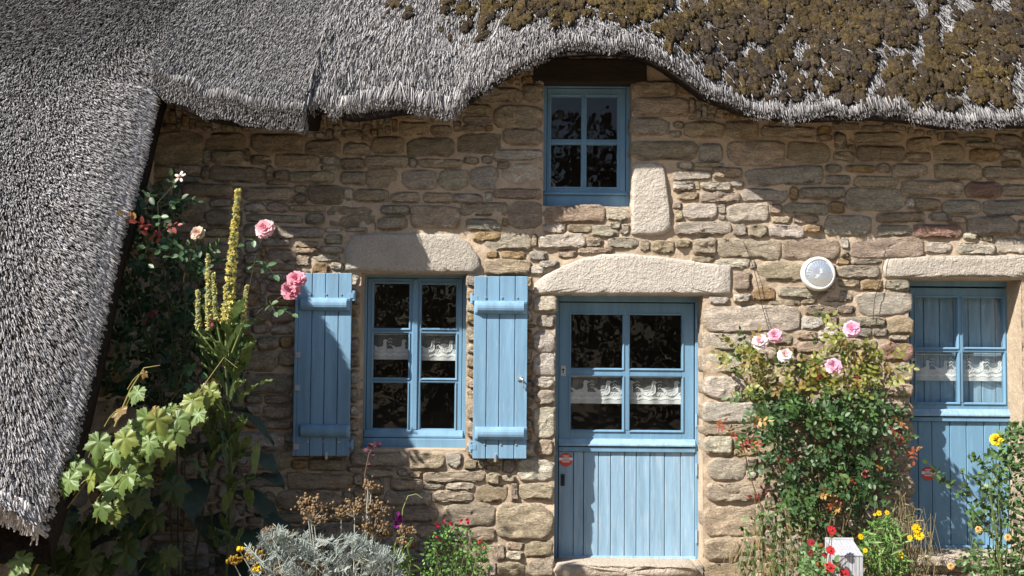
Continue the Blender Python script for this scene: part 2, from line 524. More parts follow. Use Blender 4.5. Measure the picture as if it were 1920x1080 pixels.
def stone_geo(out, prot, back, n_in=(.78, .5, .22), amp=1.15):
    """outline (n,2) in x,z -> rough cushion of a stone"""
    out = np.asarray(out, float)
    n = len(out)
    c = (out.max(0) + out.min(0)) / 2
    hw = (out.max(0) - out.min(0)) / 2
    ins = np.clip(.011 / hw, 0, .3)
    V, ph = [], R.random() * 50
    prof = [(np.zeros(2), -back), (np.zeros(2), 0.0), (ins * .45, prot * .62), (ins * 1.5, prot * .95)] + [(np.full(2, 1 - f), prot) for f in n_in]
    for k, (i, h) in enumerate(prof):
        p = c + (out - c) * (1 - i)
        dz = np.zeros(n)
        if k >= 2:
            dz = prot * (amp if k > 2 else amp * .5) * (.65 * vnoise(p[:, 0] * 16 + ph, p[:, 1] * 28 + ph) + .35 * vnoise(p[:, 0] * 38 + ph, p[:, 1] * 70 + ph, 5) - .5)
        V.append(np.stack([p[:, 0], -(h + dz), p[:, 1]], -1))
    V.append(np.array([[c[0], -prot * (1 + R.uniform(-.25, .3)), c[1]]]))
    m_ = len(prof)
    f = []
    for r in range(m_ - 1):
        for k in range(n):
            a, b = r * n + k, r * n + (k + 1) % n
            f += [(a, b, b + n), (a, b + n, a + n)]
    f += [((m_ - 1) * n + k, (m_ - 1) * n + (k + 1) % n, m_ * n) for k in range(n)]
    return np.vstack(V), np.array(f)


def outline(x0, z0, x1, z1, n=26):
    """hewn block: rectangle with cut, unequal corners and a chipped edge"""
    cx, cz, hw, hh = (x0 + x1) / 2, (z0 + z1) / 2, (x1 - x0) / 2, (z1 - z0) / 2
    m_ = min(hw, hh)
    tl, tr = R.uniform(-.12, .12) * hh, R.uniform(-.12, .12) * hh
    cn = []
    for sx, sz in ((1, -1), (1, 1), (-1, 1), (-1, -1)):
        c1, c2 = R.uniform(.12, .75) * m_, R.uniform(.12, .6) * m_
        X, Z = cx + sx * hw, cz + sz * hh + (tr if sx > 0 else tl) * (.6 if sz > 0 else -.3)
        a_, b_ = (X - sx * min(c1 * 1.5, hw * .6), Z), (X, Z - sz * c2)
        cn += [a_, b_] if sx * sz < 0 else [b_, a_]
    per = [math.dist(cn[k], cn[(k + 1) % 8]) for k in range(8)]
    tot = sum(per)
    o, ph = [], R.random() * 99
    for k in range(n):
        d = tot * k / n
        i = 0
        while d > per[i]:
            d -= per[i]
            i += 1
        p, q = cn[i], cn[(i + 1) % 8]
        t = d / per[i]
        x, z = p[0] + (q[0] - p[0]) * t, p[1] + (q[1] - p[1]) * t
        f = 1 + (.10 * (float(vnoise(x * 14 + ph, z * 14 + ph)) - .5) + R.uniform(-.02, .02)) * min(1, .06 / m_)
        o.append((cx + (x - cx) * (1 + (f - 1) * m_ / hw), cz + (z - cz) * f))
    return o


def stone_cols(c, nv, n):
    """mortar smeared over the arrises, uneven"""
    C = np.tile(np.array(c), (nv, 1))
    mc = np.array((.48, .38, .28))
    for r, w_ in enumerate((.9, .85, .5, .22)):
        k = np.clip(w_ + rng.normal(0, .25, n), 0, 1)[:, None]
        C[r * n:(r + 1) * n] = C[r * n:(r + 1) * n] * (1 - k) + mc * k
    return C * rng.uniform(.86, 1.12, (nv, 1))


stones.sort(key=lambda s: -(s[2] - s[0]) * (s[3] - s[1]))
rest = Acc()
for k, (x0, y0, x1, y1, tn) in enumerate(stones):
    a, b = P(x0 - 2.5, (y0 + y1) / 2), P(x1 + 2.5, (y0 + y1) / 2)
    z1, z0 = P((x0 + x1) / 2, y0 - 2).z, P((x0 + x1) / 2, y1 + 2).z
    c = np.array(TONE[tn]) * R.uniform(.82, 1.15) * np.array([R.uniform(.96, 1.05), 1, R.uniform(.92, 1.06)])
    nn_ = 26
    edge = any(abs(a.x - q[i]) < .05 or abs(b.x - q[i]) < .05 for q in WX.values() for i in (0, 1))
    sv, sf = stone_geo(outline(a.x, z0, b.x, z1), R.uniform(.012, .030), .16 if edge else .03)
    c = stone_cols(c, len(sv), nn_)
    an = R.gauss(0, .022)
    cxz = ((a.x + b.x) / 2, (z0 + z1) / 2)
    sv[:, 0], sv[:, 2] = cxz[0] + (sv[:, 0] - cxz[0]) * math.cos(an) - (sv[:, 2] - cxz[1]) * math.sin(an), cxz[1] + (sv[:, 2] - cxz[1]) * math.cos(an) + (sv[:, 0] - cxz[0]) * math.sin(an)
    if k < 296:
        ctr = ((a.x + b.x) / 2, 0, (z0 + z1) / 2)
        obj('stone', sv, sf, M['stone'], wall, origin=ctr, C=c, smooth=True)
    else:
        rest.add(sv, sf, c)
rest.build('small_stones', M['stone'], wall, smooth=True, kind='stuff')


def dense(pl, step=9):
    o = []
    for i, p in enumerate(pl):
        q = pl[(i + 1) % len(pl)]
        n = max(1, int(math.dist(p, q) / step))
        o += [(p[0] + (q[0] - p[0]) * t / n + R.uniform(-1, 1), p[1] + (q[1] - p[1]) * t / n + R.uniform(-1, 1)) for t in range(n)]
    return o


for nm, (pl, c, pr) in zip(('lintel', 'lintel', 'lintel', 'stone_block'), BLOCKS):
    o2 = [(P(x, y).x, P(x, y).z) for x, y in dense(pl)][::-1]
    sv, sf = stone_geo(o2, pr, .19, (.85, .6, .3), .12)
    obj(nm, sv, sf, M['granite'], wall, C=c, smooth=True)
# threshold slabs
for x0, x1, y0, y1 in ((1036, 1312, 1058, 1084), (1712, 1925, 1041, 1062)):
    a, b = P(x0, y1, .02), P(x1, y0, .02)
    sv, sf = stone_geo(outline(a.x, a.z, b.x, b.z, 30), .05, .3, (.8, .5))
    obj('threshold', sv, sf, M['granite'], wall, C=(.46, .39, .32), smooth=True)

# ------------------------------------------------------------ thatched roof
OV = .45
efw = np.interp([e[0] for e in EAVE], [285, 450, 570, 571], [.49, .60, .60, OV])
ex = np.array([P(x, y, f).x for (x, y), f in zip(EAVE, efw)])
ez = np.array([P(x, y, f).z for (x, y), f in zip(EAVE, efw)])
XS = (ex[8] + ex[9]) / 2                          # step between newer and older thatch
XV0 = P(283, 170, .49).x
L0 = 3.09
ov = lambda X: np.interp(X, [ex[1], ex[6], XS - .012, XS + .012], [.49, .60, .60, OV])
lip = lambda X: np.interp(X, ex, ez)
newer = lambda X: smooth01(XS + .03, XS - .03, X)
VG = np.array([(.49, *P(285, 170, .49)), (.80, *P(267, 240, .80)), (1.05, *P(250, 300, 1.05)), (1.5, *P(215, 420, 1.5)), (1.95, *P(178, 590, 1.95)),
               (2.35, *P(125, 790, 2.35)), (2.72, *P(66, 968, 2.72))])
vx = lambda y: np.interp(y, VG[:, 0], VG[:, 1])
vz = lambda y: np.where(y < .49, VG[0, 3] + 1.15 * (.49 - y), np.interp(y, VG[:, 0], VG[:, 3]))


def ztop(X, y):
    X, y = np.asarray(X, float), np.asarray(y, float)
    t = np.maximum(ov(X) - y, 0)
    zm = L0 + (lip(X) - L0) * np.exp(-t / 1.0) + .02 + (.10 + .10 * newer(X) * np.exp(-t / .5)) * (1 - np.exp(-t / .10)) + 1.15 * np.maximum(OV + (ov(X) - OV) * np.exp(-t / .45) - y, 0)
    e = np.maximum(vx(y) - X, 0)
    zc_ = vz(y) + .10 - .10 * np.exp(-e / .12) * smooth01(.2, .6, y)
    wgt = smooth01(-2.95, -1.95, X) * smooth01(.75, .35, y)
    return (1 - wgt) * zc_ + wgt * zm + .05 * (vnoise(X * 2.3, y * 2.6 + 9, 2) - .5)


# bed of the main slope: soffit, lip, front face, slope
Xg = np.unique(np.concatenate([np.linspace(XV0, 5.2, 260), [XS - .013, XS + .013]]))
rows = []
lp = lip(Xg)
rows.append(np.stack([Xg, np.full_like(Xg, .3), lp + .36], -1))
rows.append(np.stack([Xg, np.full_like(Xg, -.05), lp + .10], -1))
rows.append(np.stack([Xg, -ov(Xg) + .10, lp + .015], -1))
rows.append(np.stack([Xg, -ov(Xg) + .01, lp], -1))
for t in np.concatenate([[0, .03], [.06, .1, .15, .2], np.linspace(.26, 3.9, 40)]):
    y = ov(Xg) - t
    rows.append(np.stack([Xg, -y, ztop(Xg, y) - .012], -1))
V = np.vstack(rows)
n = len(Xg)
i_, j_ = np.meshgrid(np.arange(len(rows) - 1), np.arange(n - 1), indexing='ij')
a = (i_ * n + j_).ravel()
roof = obj('roof', V, np.stack([a, a + 1, a + n + 1, a + n], -1), M['thatch'], cottage, smooth=True)
# bed of the left slope that sweeps down over the wing, with verge and eave thickness
es = np.concatenate([[0, .02, .05, .09, .15], np.linspace(.25, 3.2, 26)])
ys = np.concatenate([np.linspace(2.72, .49, 50), np.linspace(.44, -3.4, 30)])
V = []
for y in ys:
    X = vx(y) - es
    V.append(np.stack([X, np.full_like(X, -y), ztop(X, y) - .012], -1))
V = np.vstack(V)
n = len(es)
i_, j_ = np.meshgrid(np.arange(len(ys) - 1), np.arange(n - 1), indexing='ij')
a = (i_ * n + j_).ravel()
obj('roof_sweep', V, np.stack([a, a + 1, a + n + 1, a + n], -1), M['thatch'], roof, smooth=True)
yv = np.linspace(2.72, .3, 40)
e0 = np.stack([vx(yv), -yv, ztop(vx(yv), yv) - .012], -1)
e1 = e0 + np.array([.015, .13, -.14])
e2 = e0 + np.array([-.03, .25, -.25])
e3 = e2 + np.array([-1.6, 0, 0])
V = np.vstack([e0, e1, e2, e3])
n = len(yv)
Fq = np.array([(r * n + k, r * n + k + 1, (r + 1) * n + k + 1, (r + 1) * n + k) for r in range(3) for k in range(n - 1)])
obj('verge', V, Fq, M['thatch'], roof, smooth=True)
Xe = vx(2.72) - np.linspace(0, 3.2, 30)
b0 = np.stack([Xe, np.full_like(Xe, -2.72), ztop(Xe, 2.72) - .012], -1)
V = np.vstack([b0, b0 + np.array([0, .06, -.05]), b0 + np.array([0, .5, .05])])
n = len(Xe)
obj('low_eave', V, np.array([(r * n + k, r * n + k + 1, (r + 1) * n + k + 1, (r + 1) * n + k) for r in range(2) for k in range(n - 1)]), M['thatch'], roof, smooth=True)
# back slope closes the house
g = G()
zr = float(ztop(np.array(1.0), np.array(OV - 3.9)))
g.add([(-5.3, 3.4, zr - .05), (5.2, 3.4, zr - .05), (5.2, 6.4, 3.0), (-5.3, 6.4, 3.0)], [(0, 1, 2, 3)])
g.build('back_slope', M['thatch'], roof)


def reeds(base, d, length, rad, col):
    """three-sided straws; base inside the bed, tip out along d"""
    n = len(base)
    d = d / np.linalg.norm(d, axis=1, keepdims=True)
    u = np.cross(d, np.array([.21, .35, .91]))
    u /= np.linalg.norm(u, axis=1, keepdims=True)
    v = np.cross(d, u)
    ph = rng.random(n) * 6.28
    V = np.zeros((n, 6, 3))
    for k in range(3):
        an = ph + k * 2.0944
        o_ = (np.cos(an)[:, None] * u + np.sin(an)[:, None] * v) * rad[:, None]
        V[:, k] = base + o_
        V[:, 3 + k] = base + d * length[:, None] + o_ * .9
    t = np.array([(0, 1, 4), (0, 4, 3), (1, 2, 5), (1, 5, 4), (2, 0, 3), (2, 3, 5), (3, 4, 5)])
    Fc = (np.arange(n) * 6)[:, None, None] + t[None]
    return V.reshape(-1, 3), Fc.reshape(-1, 3), np.repeat(col, 6, axis=0)


def frame(X, y):
    h = .03
    dzx = (ztop(X + h, y) - ztop(X - h, y)) / (2 * h)
    dzy = (ztop(X, y + h * .5) - ztop(X, y - h * .5)) / h     # per metre forward
    dzx, dzy = np.clip(dzx, -1, 1), np.clip(dzy, -3.2, -.4)
    down = np.stack([np.zeros_like(X), -np.ones_like(X), dzy], -1)
    right = np.stack([np.ones_like(X), np.zeros_like(X), dzx], -1)
    nrm = np.cross(right, -down)
    nrm /= np.linalg.norm(nrm, axis=1, keepdims=True)
    nrm *= np.sign(nrm[:, 2:3])
    down /= np.linalg.norm(down, axis=1, keepdims=True)
    right /= np.linalg.norm(right, axis=1, keepdims=True)
    return down, right, nrm


def straw_colour(n, lo=.10, hi=.52, warm=.05):
    b = lo + (hi - lo) * rng.random(n) ** .9
    wv = rng.random(n) * warm
    return np.stack([b * (.995 + wv), b * (.975 + wv * .3), b * (1.01 - wv)], -1)


acc = Acc()
# sweeping left slope: short cut butts standing out of the surface, turning towards the verge
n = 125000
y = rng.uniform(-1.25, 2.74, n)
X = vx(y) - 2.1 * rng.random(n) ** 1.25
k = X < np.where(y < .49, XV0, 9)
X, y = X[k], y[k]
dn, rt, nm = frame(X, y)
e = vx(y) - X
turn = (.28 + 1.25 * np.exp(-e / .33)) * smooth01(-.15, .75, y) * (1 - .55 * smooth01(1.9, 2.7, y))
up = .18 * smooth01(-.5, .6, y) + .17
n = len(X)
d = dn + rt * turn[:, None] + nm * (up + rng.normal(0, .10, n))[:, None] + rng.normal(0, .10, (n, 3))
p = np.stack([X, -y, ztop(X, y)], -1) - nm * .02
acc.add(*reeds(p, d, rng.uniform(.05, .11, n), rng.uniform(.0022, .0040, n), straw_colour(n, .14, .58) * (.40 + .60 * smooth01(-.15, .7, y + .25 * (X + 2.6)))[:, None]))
# verge fringe
n = 9000
y = rng.uniform(.42, 2.74, n)
dp = rng.random(n) ** 2 * .10
p = np.stack([vx(y) - .015 + dp * .1, -y + dp, ztop(vx(y), y) - dp], -1)
d = np.stack([np.ones(n), -.35 + rng.normal(0, .12, n), -.55 + rng.normal(0, .12, n)], -1)
acc.add(*reeds(p - d * .02, d, rng.uniform(.03, .06, n), rng.uniform(.0035, .006, n), straw_colour(n, .28, .66)))
# low eave fringe
n = 3000
X = vx(2.72) - rng.random(n) * 1.2
dp = rng.random(n) * .08 - .03
p = np.stack([X, np.full(n, -2.70) + dp * .4, ztop(X, np.full(n, 2.72)) - dp], -1)
d = np.stack([rng.normal(.1, .12, n), -.5 + rng.normal(0, .1, n), -np.ones(n)], -1)
acc.add(*reeds(p, d, rng.uniform(.04, .10, n), rng.uniform(.0035, .006, n), straw_colour(n, .30, .70)))


def slope_reeds(n, x0, x1, tmax, lift, ln, rad, lo, hi, jit, prof=1.0):
    X = rng.uniform(x0, x1, n)
    t = rng.random(n) ** prof * tmax
    LL = rng.uniform(*ln, n)
    y = ov(X) - t - LL * .55
    dn, rt, nm = frame(X, np.minimum(y, ov(X) - .03))
    d = dn + nm * (lift + rng.normal(0, lift * .5, n))[:, None] + rt * rng.normal(0, jit, n)[:, None]
    p = np.stack([X, -y, ztop(X, y)], -1) - nm * .012
    acc.add(*reeds(p, d, LL, rng.uniform(*rad, n), straw_colour(n, lo, hi)))


def front_reeds(n, x0, x1, ln, rad, lo, hi, out, jit, rise=.06):
    """the cut face of the eave from shoulder to lip"""
    X = rng.uniform(x0, x1, n)
    s_ = rng.random(n)
    zl, zt = lip(X), ztop(X, ov(X))
    # tufts hang lower here and there
    d = np.stack([rng.normal(0, jit, n), -out + rng.normal(0, .12, n), -np.ones(n)], -1)
    L = rng.uniform(*ln, n) * (.6 + .6 * vnoise(X * 9, X * 0 + 3, 8))
    tip = zl + (.6 * ln[1] * (.5 - vnoise(X * 11, X * 0 + 7, 9))) + rise * s_ ** 1.5
    p = np.stack([X, -ov(X) + .07 * (1 - s_) * rng.random(n) + out * .5 * L, tip + L * .9], -1)
    acc.add(*reeds(p, d, L, rng.uniform(*rad, n), straw_colour(n, lo, hi)))


slope_reeds(34000, XV0 - .02, XS, 1.45, .17, (.05, .11), (.0024, .0042), .08, .38, .09)
front_reeds(6500, XV0, XS, (.05, .09), (.0026, .0044), .06, .40, .7, .10, .15)
slope_reeds(21000, XS, -.1, 1.45, .11, (.09, .22), (.0026, .0046), .06, .55, .12)
slope_reeds(46000, -.1, 4.0, 1.35, .11, (.08, .18), (.0026, .0044), .05, .46, .15)
slope_reeds(1500, -.3, 4.0, 1.35, .20, (.12, .22), (.0024, .004), .15, .50, .10)
front_reeds(2600, XS, -.28, (.08, .17), (.0028, .0048), .06, .52, .7, .16)
front_reeds(6000, -.28, 4.0, (.05, .11), (.0026, .0046), .05, .46, .7, .15)
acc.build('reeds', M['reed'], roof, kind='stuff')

# moss cushions on the old thatch
ph = (1 + 5 ** .5) / 2
iv = np.array([(-1, ph, 0), (1, ph, 0), (-1, -ph, 0), (1, -ph, 0), (0, -1, ph), (0, 1, ph), (0, -1, -ph), (0, 1, -ph), (ph, 0, -1), (ph, 0, 1), (-ph, 0, -1), (-ph, 0, 1)])
iv /= np.linalg.norm(iv[0])
it = np.array([(0, 11, 5), (0, 5, 1), (0, 1, 7), (0, 7, 10), (0, 10, 11), (1, 5, 9), (5, 11, 4), (11, 10, 2), (10, 7, 6), (7, 1, 8), (3, 9, 4), (3, 4, 2), (3, 2, 6), (3, 6, 8), (3, 8, 9), (4, 9, 5), (2, 4, 11), (6, 2, 10), (8, 6, 7), (9, 8, 1)])


def subdiv(v, f):
    v = [tuple(q) for q in v]
    cache, o = {}, []
    def mid(a, b):
        k = (min(a, b), max(a, b))
        if k not in cache:
            q = (np.array(v[a]) + np.array(v[b])) / 2
            v.append(tuple(q / np.linalg.norm(q)))
            cache[k] = len(v) - 1
        return cache[k]
    for a, b, c in f:
        ab, bc, ca = mid(a, b), mid(b, c), mid(c, a)
        o += [(a, ab, ca), (b, bc, ab), (c, ca, bc), (ab, bc, ca)]
    return np.array(v), np.array(o)


i1v, i1f = subdiv(iv, it)
i2v, i2f = subdiv(i1v, i1f)
mo = Acc()
cnt = 0
while cnt < 6800:
    X = R.uniform(-.95, 4.0)
    t = R.uniform(.0, 1.4)
    tmin = float(np.interp(X, [-.95, -.35, .2, .6, 1.1, 1.6, 2.5, 4], [.75, .36, .20, .22, .14, .04, .03, .05]))
    dens = (.2 + .8 * float(smooth01(-.7, .6, X))) * float(smooth01(tmin * .6, tmin * 1.5 + .1, t))
    nz_ = .34 * float(vnoise(X * 6 - t * 4.0, t * 3.0, 6)) + .66 * float(vnoise(X * 15 - t * 8, t * 5, 16))
    if R.random() > dens * (1 - float(smooth01(.46, .70, nz_))):
        continue
    cnt += 1
    y = OV - t
    dn, rt, nm = frame(np.array([X]), np.array([min(y, OV - .03)]))
    r = .008 + .032 * R.random() ** 2.2
    tv, tf = (i2v, i2f) if r > .02 else (i1v, i1f)
    sd_ = R.random() * 90
    nv = tv * (1 + .9 * (vnoise(tv[:, 0] * 2.1 + sd_, tv[:, 1] * 2.1 + tv[:, 2] * 1.7) - .5) + .75 * (vnoise(tv[:, 0] * 5 + sd_, tv[:, 2] * 5 + tv[:, 1] * 4, 4) - .5))[:, None]
    c = np.array([X, -y, float(ztop(X, y))]) + nm[0] * .014
    Vw = c + r * (nv[:, 0:1] * rt * R.uniform(.8, 1.4) + nv[:, 1:2] * dn * R.uniform(1.0, 2.0) + (nv[:, 2:3] * .6 + .2) * nm)
    oliv = float(vnoise(X * 2.2, t * 3 + 5, 12)) * .9 + R.uniform(-.4, .4)
    c0, c1 = np.array((.075, .060, .050)), np.array((.125, .088, .036))
    mo.add(Vw, tf, (c0 + (c1 - c0) * np.clip(oliv, 0, 1)) * R.uniform(.65, 1.2))
mo.build('moss', M['moss'], roof, smooth=True, kind='stuff')

# wing under the sweep: side and front wall
yy = np.linspace(0, 2.42, 14)
V = np.vstack([np.stack([np.full(14, -2.5), -yy, np.full(14, -.05)], -1), np.stack([np.full(14, -2.5), -yy, vz(yy + .2) - .12], -1)])
obj('wing_wall', np.vstack([V, [(-5, -2.42, -.05), (-5, -2.42, 1.0)]]), [(k, k + 1, 15 + k, 14 + k) for k in range(13)] + [(13, 28, 29, 27)], M['mortar'], cottage)
wg = cottage.children[-1] if False else bpy.data.objects['wing_wall']
for r in range(13):
    y0 = .04
    zb = .02 + r * .21
    while y0 < 2.3:
        ln = R.uniform(.15, .42)
        if zb + .2 < float(vz(np.array(y0 + ln + .2))) - .15:
            sv, sf = stone_geo(outline(y0, zb, min(y0 + ln - .02, 2.38), zb + .19, 12), R.uniform(.012, .03), .02)
            sv = np.stack([-2.5 - sv[:, 1], -sv[:, 0], sv[:, 2]], -1)
            obj('stone', sv, sf, M['stone'], wg, C=np.array(TONE[R.choice('ttgo')]) * .9, smooth=True)
        y0 += ln

# ------------------------------------------------------------ joinery
def rc(x0, y0, x1, y1, fw):
    """pixel box on the plane fw -> world x0,x1,z0,z1"""
    return (P(x0, (y0 + y1) / 2, fw).x, P(x1, (y0 + y1) / 2, fw).x, P((x0 + x1) / 2, y1, fw).z, P((x0 + x1) / 2, y0, fw).z)


def ringbox(g, o, i, y0, y1):
    """rectangular frame between outer o and inner i (x0,x1,z0,z1): butted pieces"""
    g.box(o[0], i[0], y0, y1, o[2], o[3])
    g.box(i[1], o[1], y0, y1, o[2], o[3])
    g.box(i[0], i[1], y0 + .001, y1 - .001, o[2], i[2])
    g.box(i[0], i[1], y0 + .001, y1 - .001, i[3], o[3])


def glaze(part, panes, fw, bead=.012):
    """panes (pixel boxes) with moulded beads, as sub-parts of a leaf"""
    for q in panes:
        b = rc(*q, fw)
        obj('pane', [(b[0] - .004, -fw + .012, b[2] - .004), (b[1] + .004, -fw + .012, b[2] - .004), (b[1] + .004, -fw + .012, b[3] + .004), (b[0] - .004, -fw + .012, b[3] + .004)],
            [(0, 1, 2, 3)], M['glass'], part)
        v, f = [], []
        for k, (dx, yy) in enumerate(((bead, -.008), (bead * .45, -.007), (0, .010))):
            v += [(b[0] - dx, -fw + yy, b[2] - dx), (b[1] + dx, -fw + yy, b[2] - dx), (b[1] + dx, -fw + yy, b[3] + dx), (b[0] - dx, -fw + yy, b[3] + dx)]
        for r in range(2):
            f += [(r * 4 + k, r * 4 + (k + 1) % 4, r * 4 + 4 + (k + 1) % 4, r * 4 + 4 + k) for k in range(4)]
        obj('glazing_bead', v, f, M['blue'], part)


def leaf_frame(name, outer, panes, fw, parent, th=.04, m='blue'):
    """a glazed leaf: board with real holes, butted stiles, rails and bars"""
    o = rc(*outer, fw)
    bs = [rc(*q, fw) for q in panes]
    xs_ = sorted({round(q[i], 3) for q in bs for i in (0, 1)})
    g = G()
    L, Rr = min(q[0] for q in bs), max(q[1] for q in bs)
    g.box(o[0], L, -fw, -fw + th, o[2], o[3])
    g.box(Rr, o[1], -fw, -fw + th, o[2], o[3])
    cols = sorted({(round(q[0], 2)): (q[0], q[1]) for q in sorted(bs)}.values())
    c0 = min(bs, key=lambda q: (round(q[0], 1), -q[3]))
    lefts = sorted([q for q in bs if abs(q[0] - L) < .03], key=lambda q: q[2])
    right = [q for q in bs if abs(q[1] - Rr) < .03]
    x1a = max(q[1] for q in lefts)
    two = len(right) and not (right[0] in lefts)
    zlev = [(q[2], q[3]) for q in lefts]
    zz = [o[2]] + [z for q in zlev for z in q] + [o[3]]
    if two:
        x0b = min(q[0] for q in right)
        g.box(x1a, x0b, -fw - .0015, -fw + th - .001, zlev[0][0], zlev[-1][1])
    for k in range(0, len(zz), 2):
        g.box(L, Rr, -fw + .0012, -fw + th - .002, zz[k], zz[k + 1]) if k in (0, len(zz) - 2) else None
        if 0 < k < len(zz) - 2:
            if two:
                g.box(L, x1a, -fw + .0012, -fw + th - .002, zz[k], zz[k + 1])
                g.box(x0b, Rr, -fw + .0012, -fw + th - .002, zz[k], zz[k + 1])
            else:
                g.box(L, Rr, -fw + .0012, -fw + th - .002, zz[k], zz[k + 1])
    part = g.build(name, M[m], parent, bevel=.003)
    glaze(part, panes, fw)
    return part


def hinge(part, x, z, fw, h=.075, m='blue_worn'):
    g = G()
    g.tube([(x, -fw - .012, z - h / 2), (x, -fw - .012, z + h / 2)], .0085, 10)
    g.box(x - .004, x + .004, -fw - .010, -fw + .006, z - h / 2, z + h / 2)
    g.build('hinge', M[m], part)


def planks(part, xs_px, y0, y1, fw, m, th=.022):
    for a, b in zip(xs_px[:-1], xs_px[1:]):
        q = rc(a, y0, b, y1, fw)
        gp = G().box(q[0] + .0022, q[1] - .0022, -fw - R.uniform(0, .0025), -fw + th, q[2], q[3])
        gp.build('plank', M[m], part, bevel=.0035)


def lock_plate(part, px, py, fw):
    c = P(px, py, fw)
    G().box(c.x - .017, c.x + .017, c.y - .004, c.y + .004, c.z - .036, c.z + .036).build('lock_plate', M['metal'], part, bevel=.002)
    g = G().disc((c.x, c.z + .008), .008, c.y - .0065, c.y - .003, 12)
    g.box(c.x - .0035, c.x + .0035, c.y - .0062, c.y - .003, c.z - .016, c.z + .006)
    g.build('keyhole', M['iron'], part)


def sticker(part, px, py, fw):
    c = P(px, py, fw)
    r = .047
    G().disc((c.x, c.z), r, c.y - .0050, c.y - .003, 32).build('sticker', M['red'], part)
    g = G()
    g.box(c.x - r * 1.04, c.x + r * 1.04, c.y - .0062, c.y - .0045, c.z - .004, c.z + .016)
    g.box(c.x - .022, c.x + .022, c.y - .0056, c.y - .0045, c.z + .025, c.z + .030)
    g.box(c.x - .010, c.x + .010, c.y - .0056, c.y - .0045, c.z + .0195, c.z + .0225)
    g.box(c.x - .027, c.x + .027, c.y - .0056, c.y - .0045, c.z - .0165, c.z - .0105)
    g.build('sticker_band', M['paper'], part)
    tc = bpy.data.curves.new('sticker_text', 'FONT')
    tc.body = 'Delta'
    tc.size = .021
    tc.align_x = 'CENTER'
    t = bpy.data.objects.new('tmp', tc)
    COL.objects.link(t)
    t.location = (c.x, c.y - .0068, c.z - .001)
    t.rotation_euler = (math.pi / 2, 0, 0)
    bpy.context.view_layer.update()
    me = bpy.data.meshes.new_from_object(t.evaluated_get(bpy.context.evaluated_depsgraph_get()))
    vs = [tuple(t.matrix_world @ v.co) for v in me.vertices]
    fs = [tuple(p.vertices) for p in me.polygons]
    bpy.data.objects.remove(t)
    obj('sticker_text', vs, fs, M['ink'], part)


# --- front door (two leaves, glazed above)
FW = -.20
dp = [(1071, 590, 1167, 690), (1181, 591, 1278, 691), (1070, 706, 1167, 806), (1181, 707, 1278, 807)]
door = leaf_frame('stable_door', (1048, 568, 1301, 834), dp, FW, cottage)
o = rc(1036, 550, 1322, 1058, FW)
i = rc(1046.5, 566, 1303, 1070, FW)
g = G()
g.box(o[0], i[0], -FW - .012, -FW + .09, o[2], o[3])
g.box(i[1], o[1], -FW - .012, -FW + .09, o[2], o[3])
g.box(i[0], i[1], -FW - .010, -FW + .088, i[3], o[3])
g.build('door_frame', M['blue'], door, bevel=.004)
q = rc(1047, 826, 1303, 836, FW)
G().prism_x([(-FW - .034, q[2]), (-FW + .03, q[2]), (-FW + .03, q[3] + .012), (-FW - .006, q[3] + .012), (-FW - .034, q[2] + .012)], q[0], q[1]).build('weather_board', M['blue_worn'], door, bevel=.003)
q = rc(1047, 838, 1303, 847, FW)
G().box(q[0], q[1], -FW - .022, -FW + .03, q[2], q[3]).build('lower_rail', M['blue'], door, bevel=.004)
planks(door, [1047, 1075, 1094, 1122, 1145, 1171, 1193, 1219, 1246, 1276, 1303], 847, 1044, FW, 'blue_worn')
q = rc(1047, 1042, 1304, 1053, FW)
G().prism_x([(-FW - .03, q[2]), (-FW + .03, q[2]), (-FW + .03, q[3]), (-FW - .012, q[3])], q[0], q[1]).build('bottom_rail', M['blue_worn'], door, bevel=.003)
for hy in (605, 788, 880, 1005):
    c = P(1305, hy, FW)
    hinge(door, c.x, c.z, FW - .0 + .012, .09)
lock_plate(door, 1056, 695, FW)
sticker(door, 1061, 862, FW + .001)
c = P(1055, 900, FW)
g = G().box(c.x - .014, c.x + .014, c.y - .006, c.y, c.z - .04, c.z + .04)
g.tube([(c.x + .004, c.y - .004, c.z + .022), (c.x + .004, c.y - .03, c.z + .016), (c.x + .004, c.y - .03, c.z - .02), (c.x + .004, c.y - .004, c.z - .026)], .005)
g.build('handle', M['iron'], door)

# --- right door
FR = -.22
rp = [(1718, 558, 1794, 651), (1806, 559, 1881, 651), (1718, 661, 1796, 754), (1806, 661, 1882, 755)]
rdoor = leaf_frame('stable_door', (1707, 540, 1894, 776), rp, FR, cottage)
o = rc(1700, 520, 1921, 1042, FR)
i = rc(1706, 537, 1896, 1060, FR)
g = G()
g.box(o[0], i[0], -FR - .012, -FR + .09, o[2], o[3])
g.box(i[1], o[1], -FR - .012, -FR + .09, o[2], o[3])
g.box(i[0], i[1], -FR - .010, -FR + .088, i[3], o[3])
g.build('door_frame', M['blue'], rdoor, bevel=.004)
q = rc(1706, 770, 1896, 780, FR)
G().prism_x([(-FR - .034, q[2]), (-FR + .03, q[2]), (-FR + .03, q[3] + .012), (-FR - .006, q[3] + .012), (-FR - .034, q[2] + .012)], q[0], q[1]).build('weather_board', M['blue_worn'], rdoor, bevel=.003)
q = rc(1706, 782, 1896, 790, FR)
G().box(q[0], q[1], -FR - .022, -FR + .03, q[2], q[3]).build('lower_rail', M['blue'], rdoor, bevel=.004)
planks(rdoor, [1706, 1722, 1748, 1782, 1813, 1846, 1876, 1896], 790, 1024, FR, 'blue')
q = rc(1706, 1022, 1896, 1034, FR)
G().prism_x([(-FR - .03, q[2]), (-FR + .03, q[2]), (-FR + .03, q[3]), (-FR - .012, q[3])], q[0], q[1]).build('bottom_rail', M['blue'], rdoor, bevel=.003)
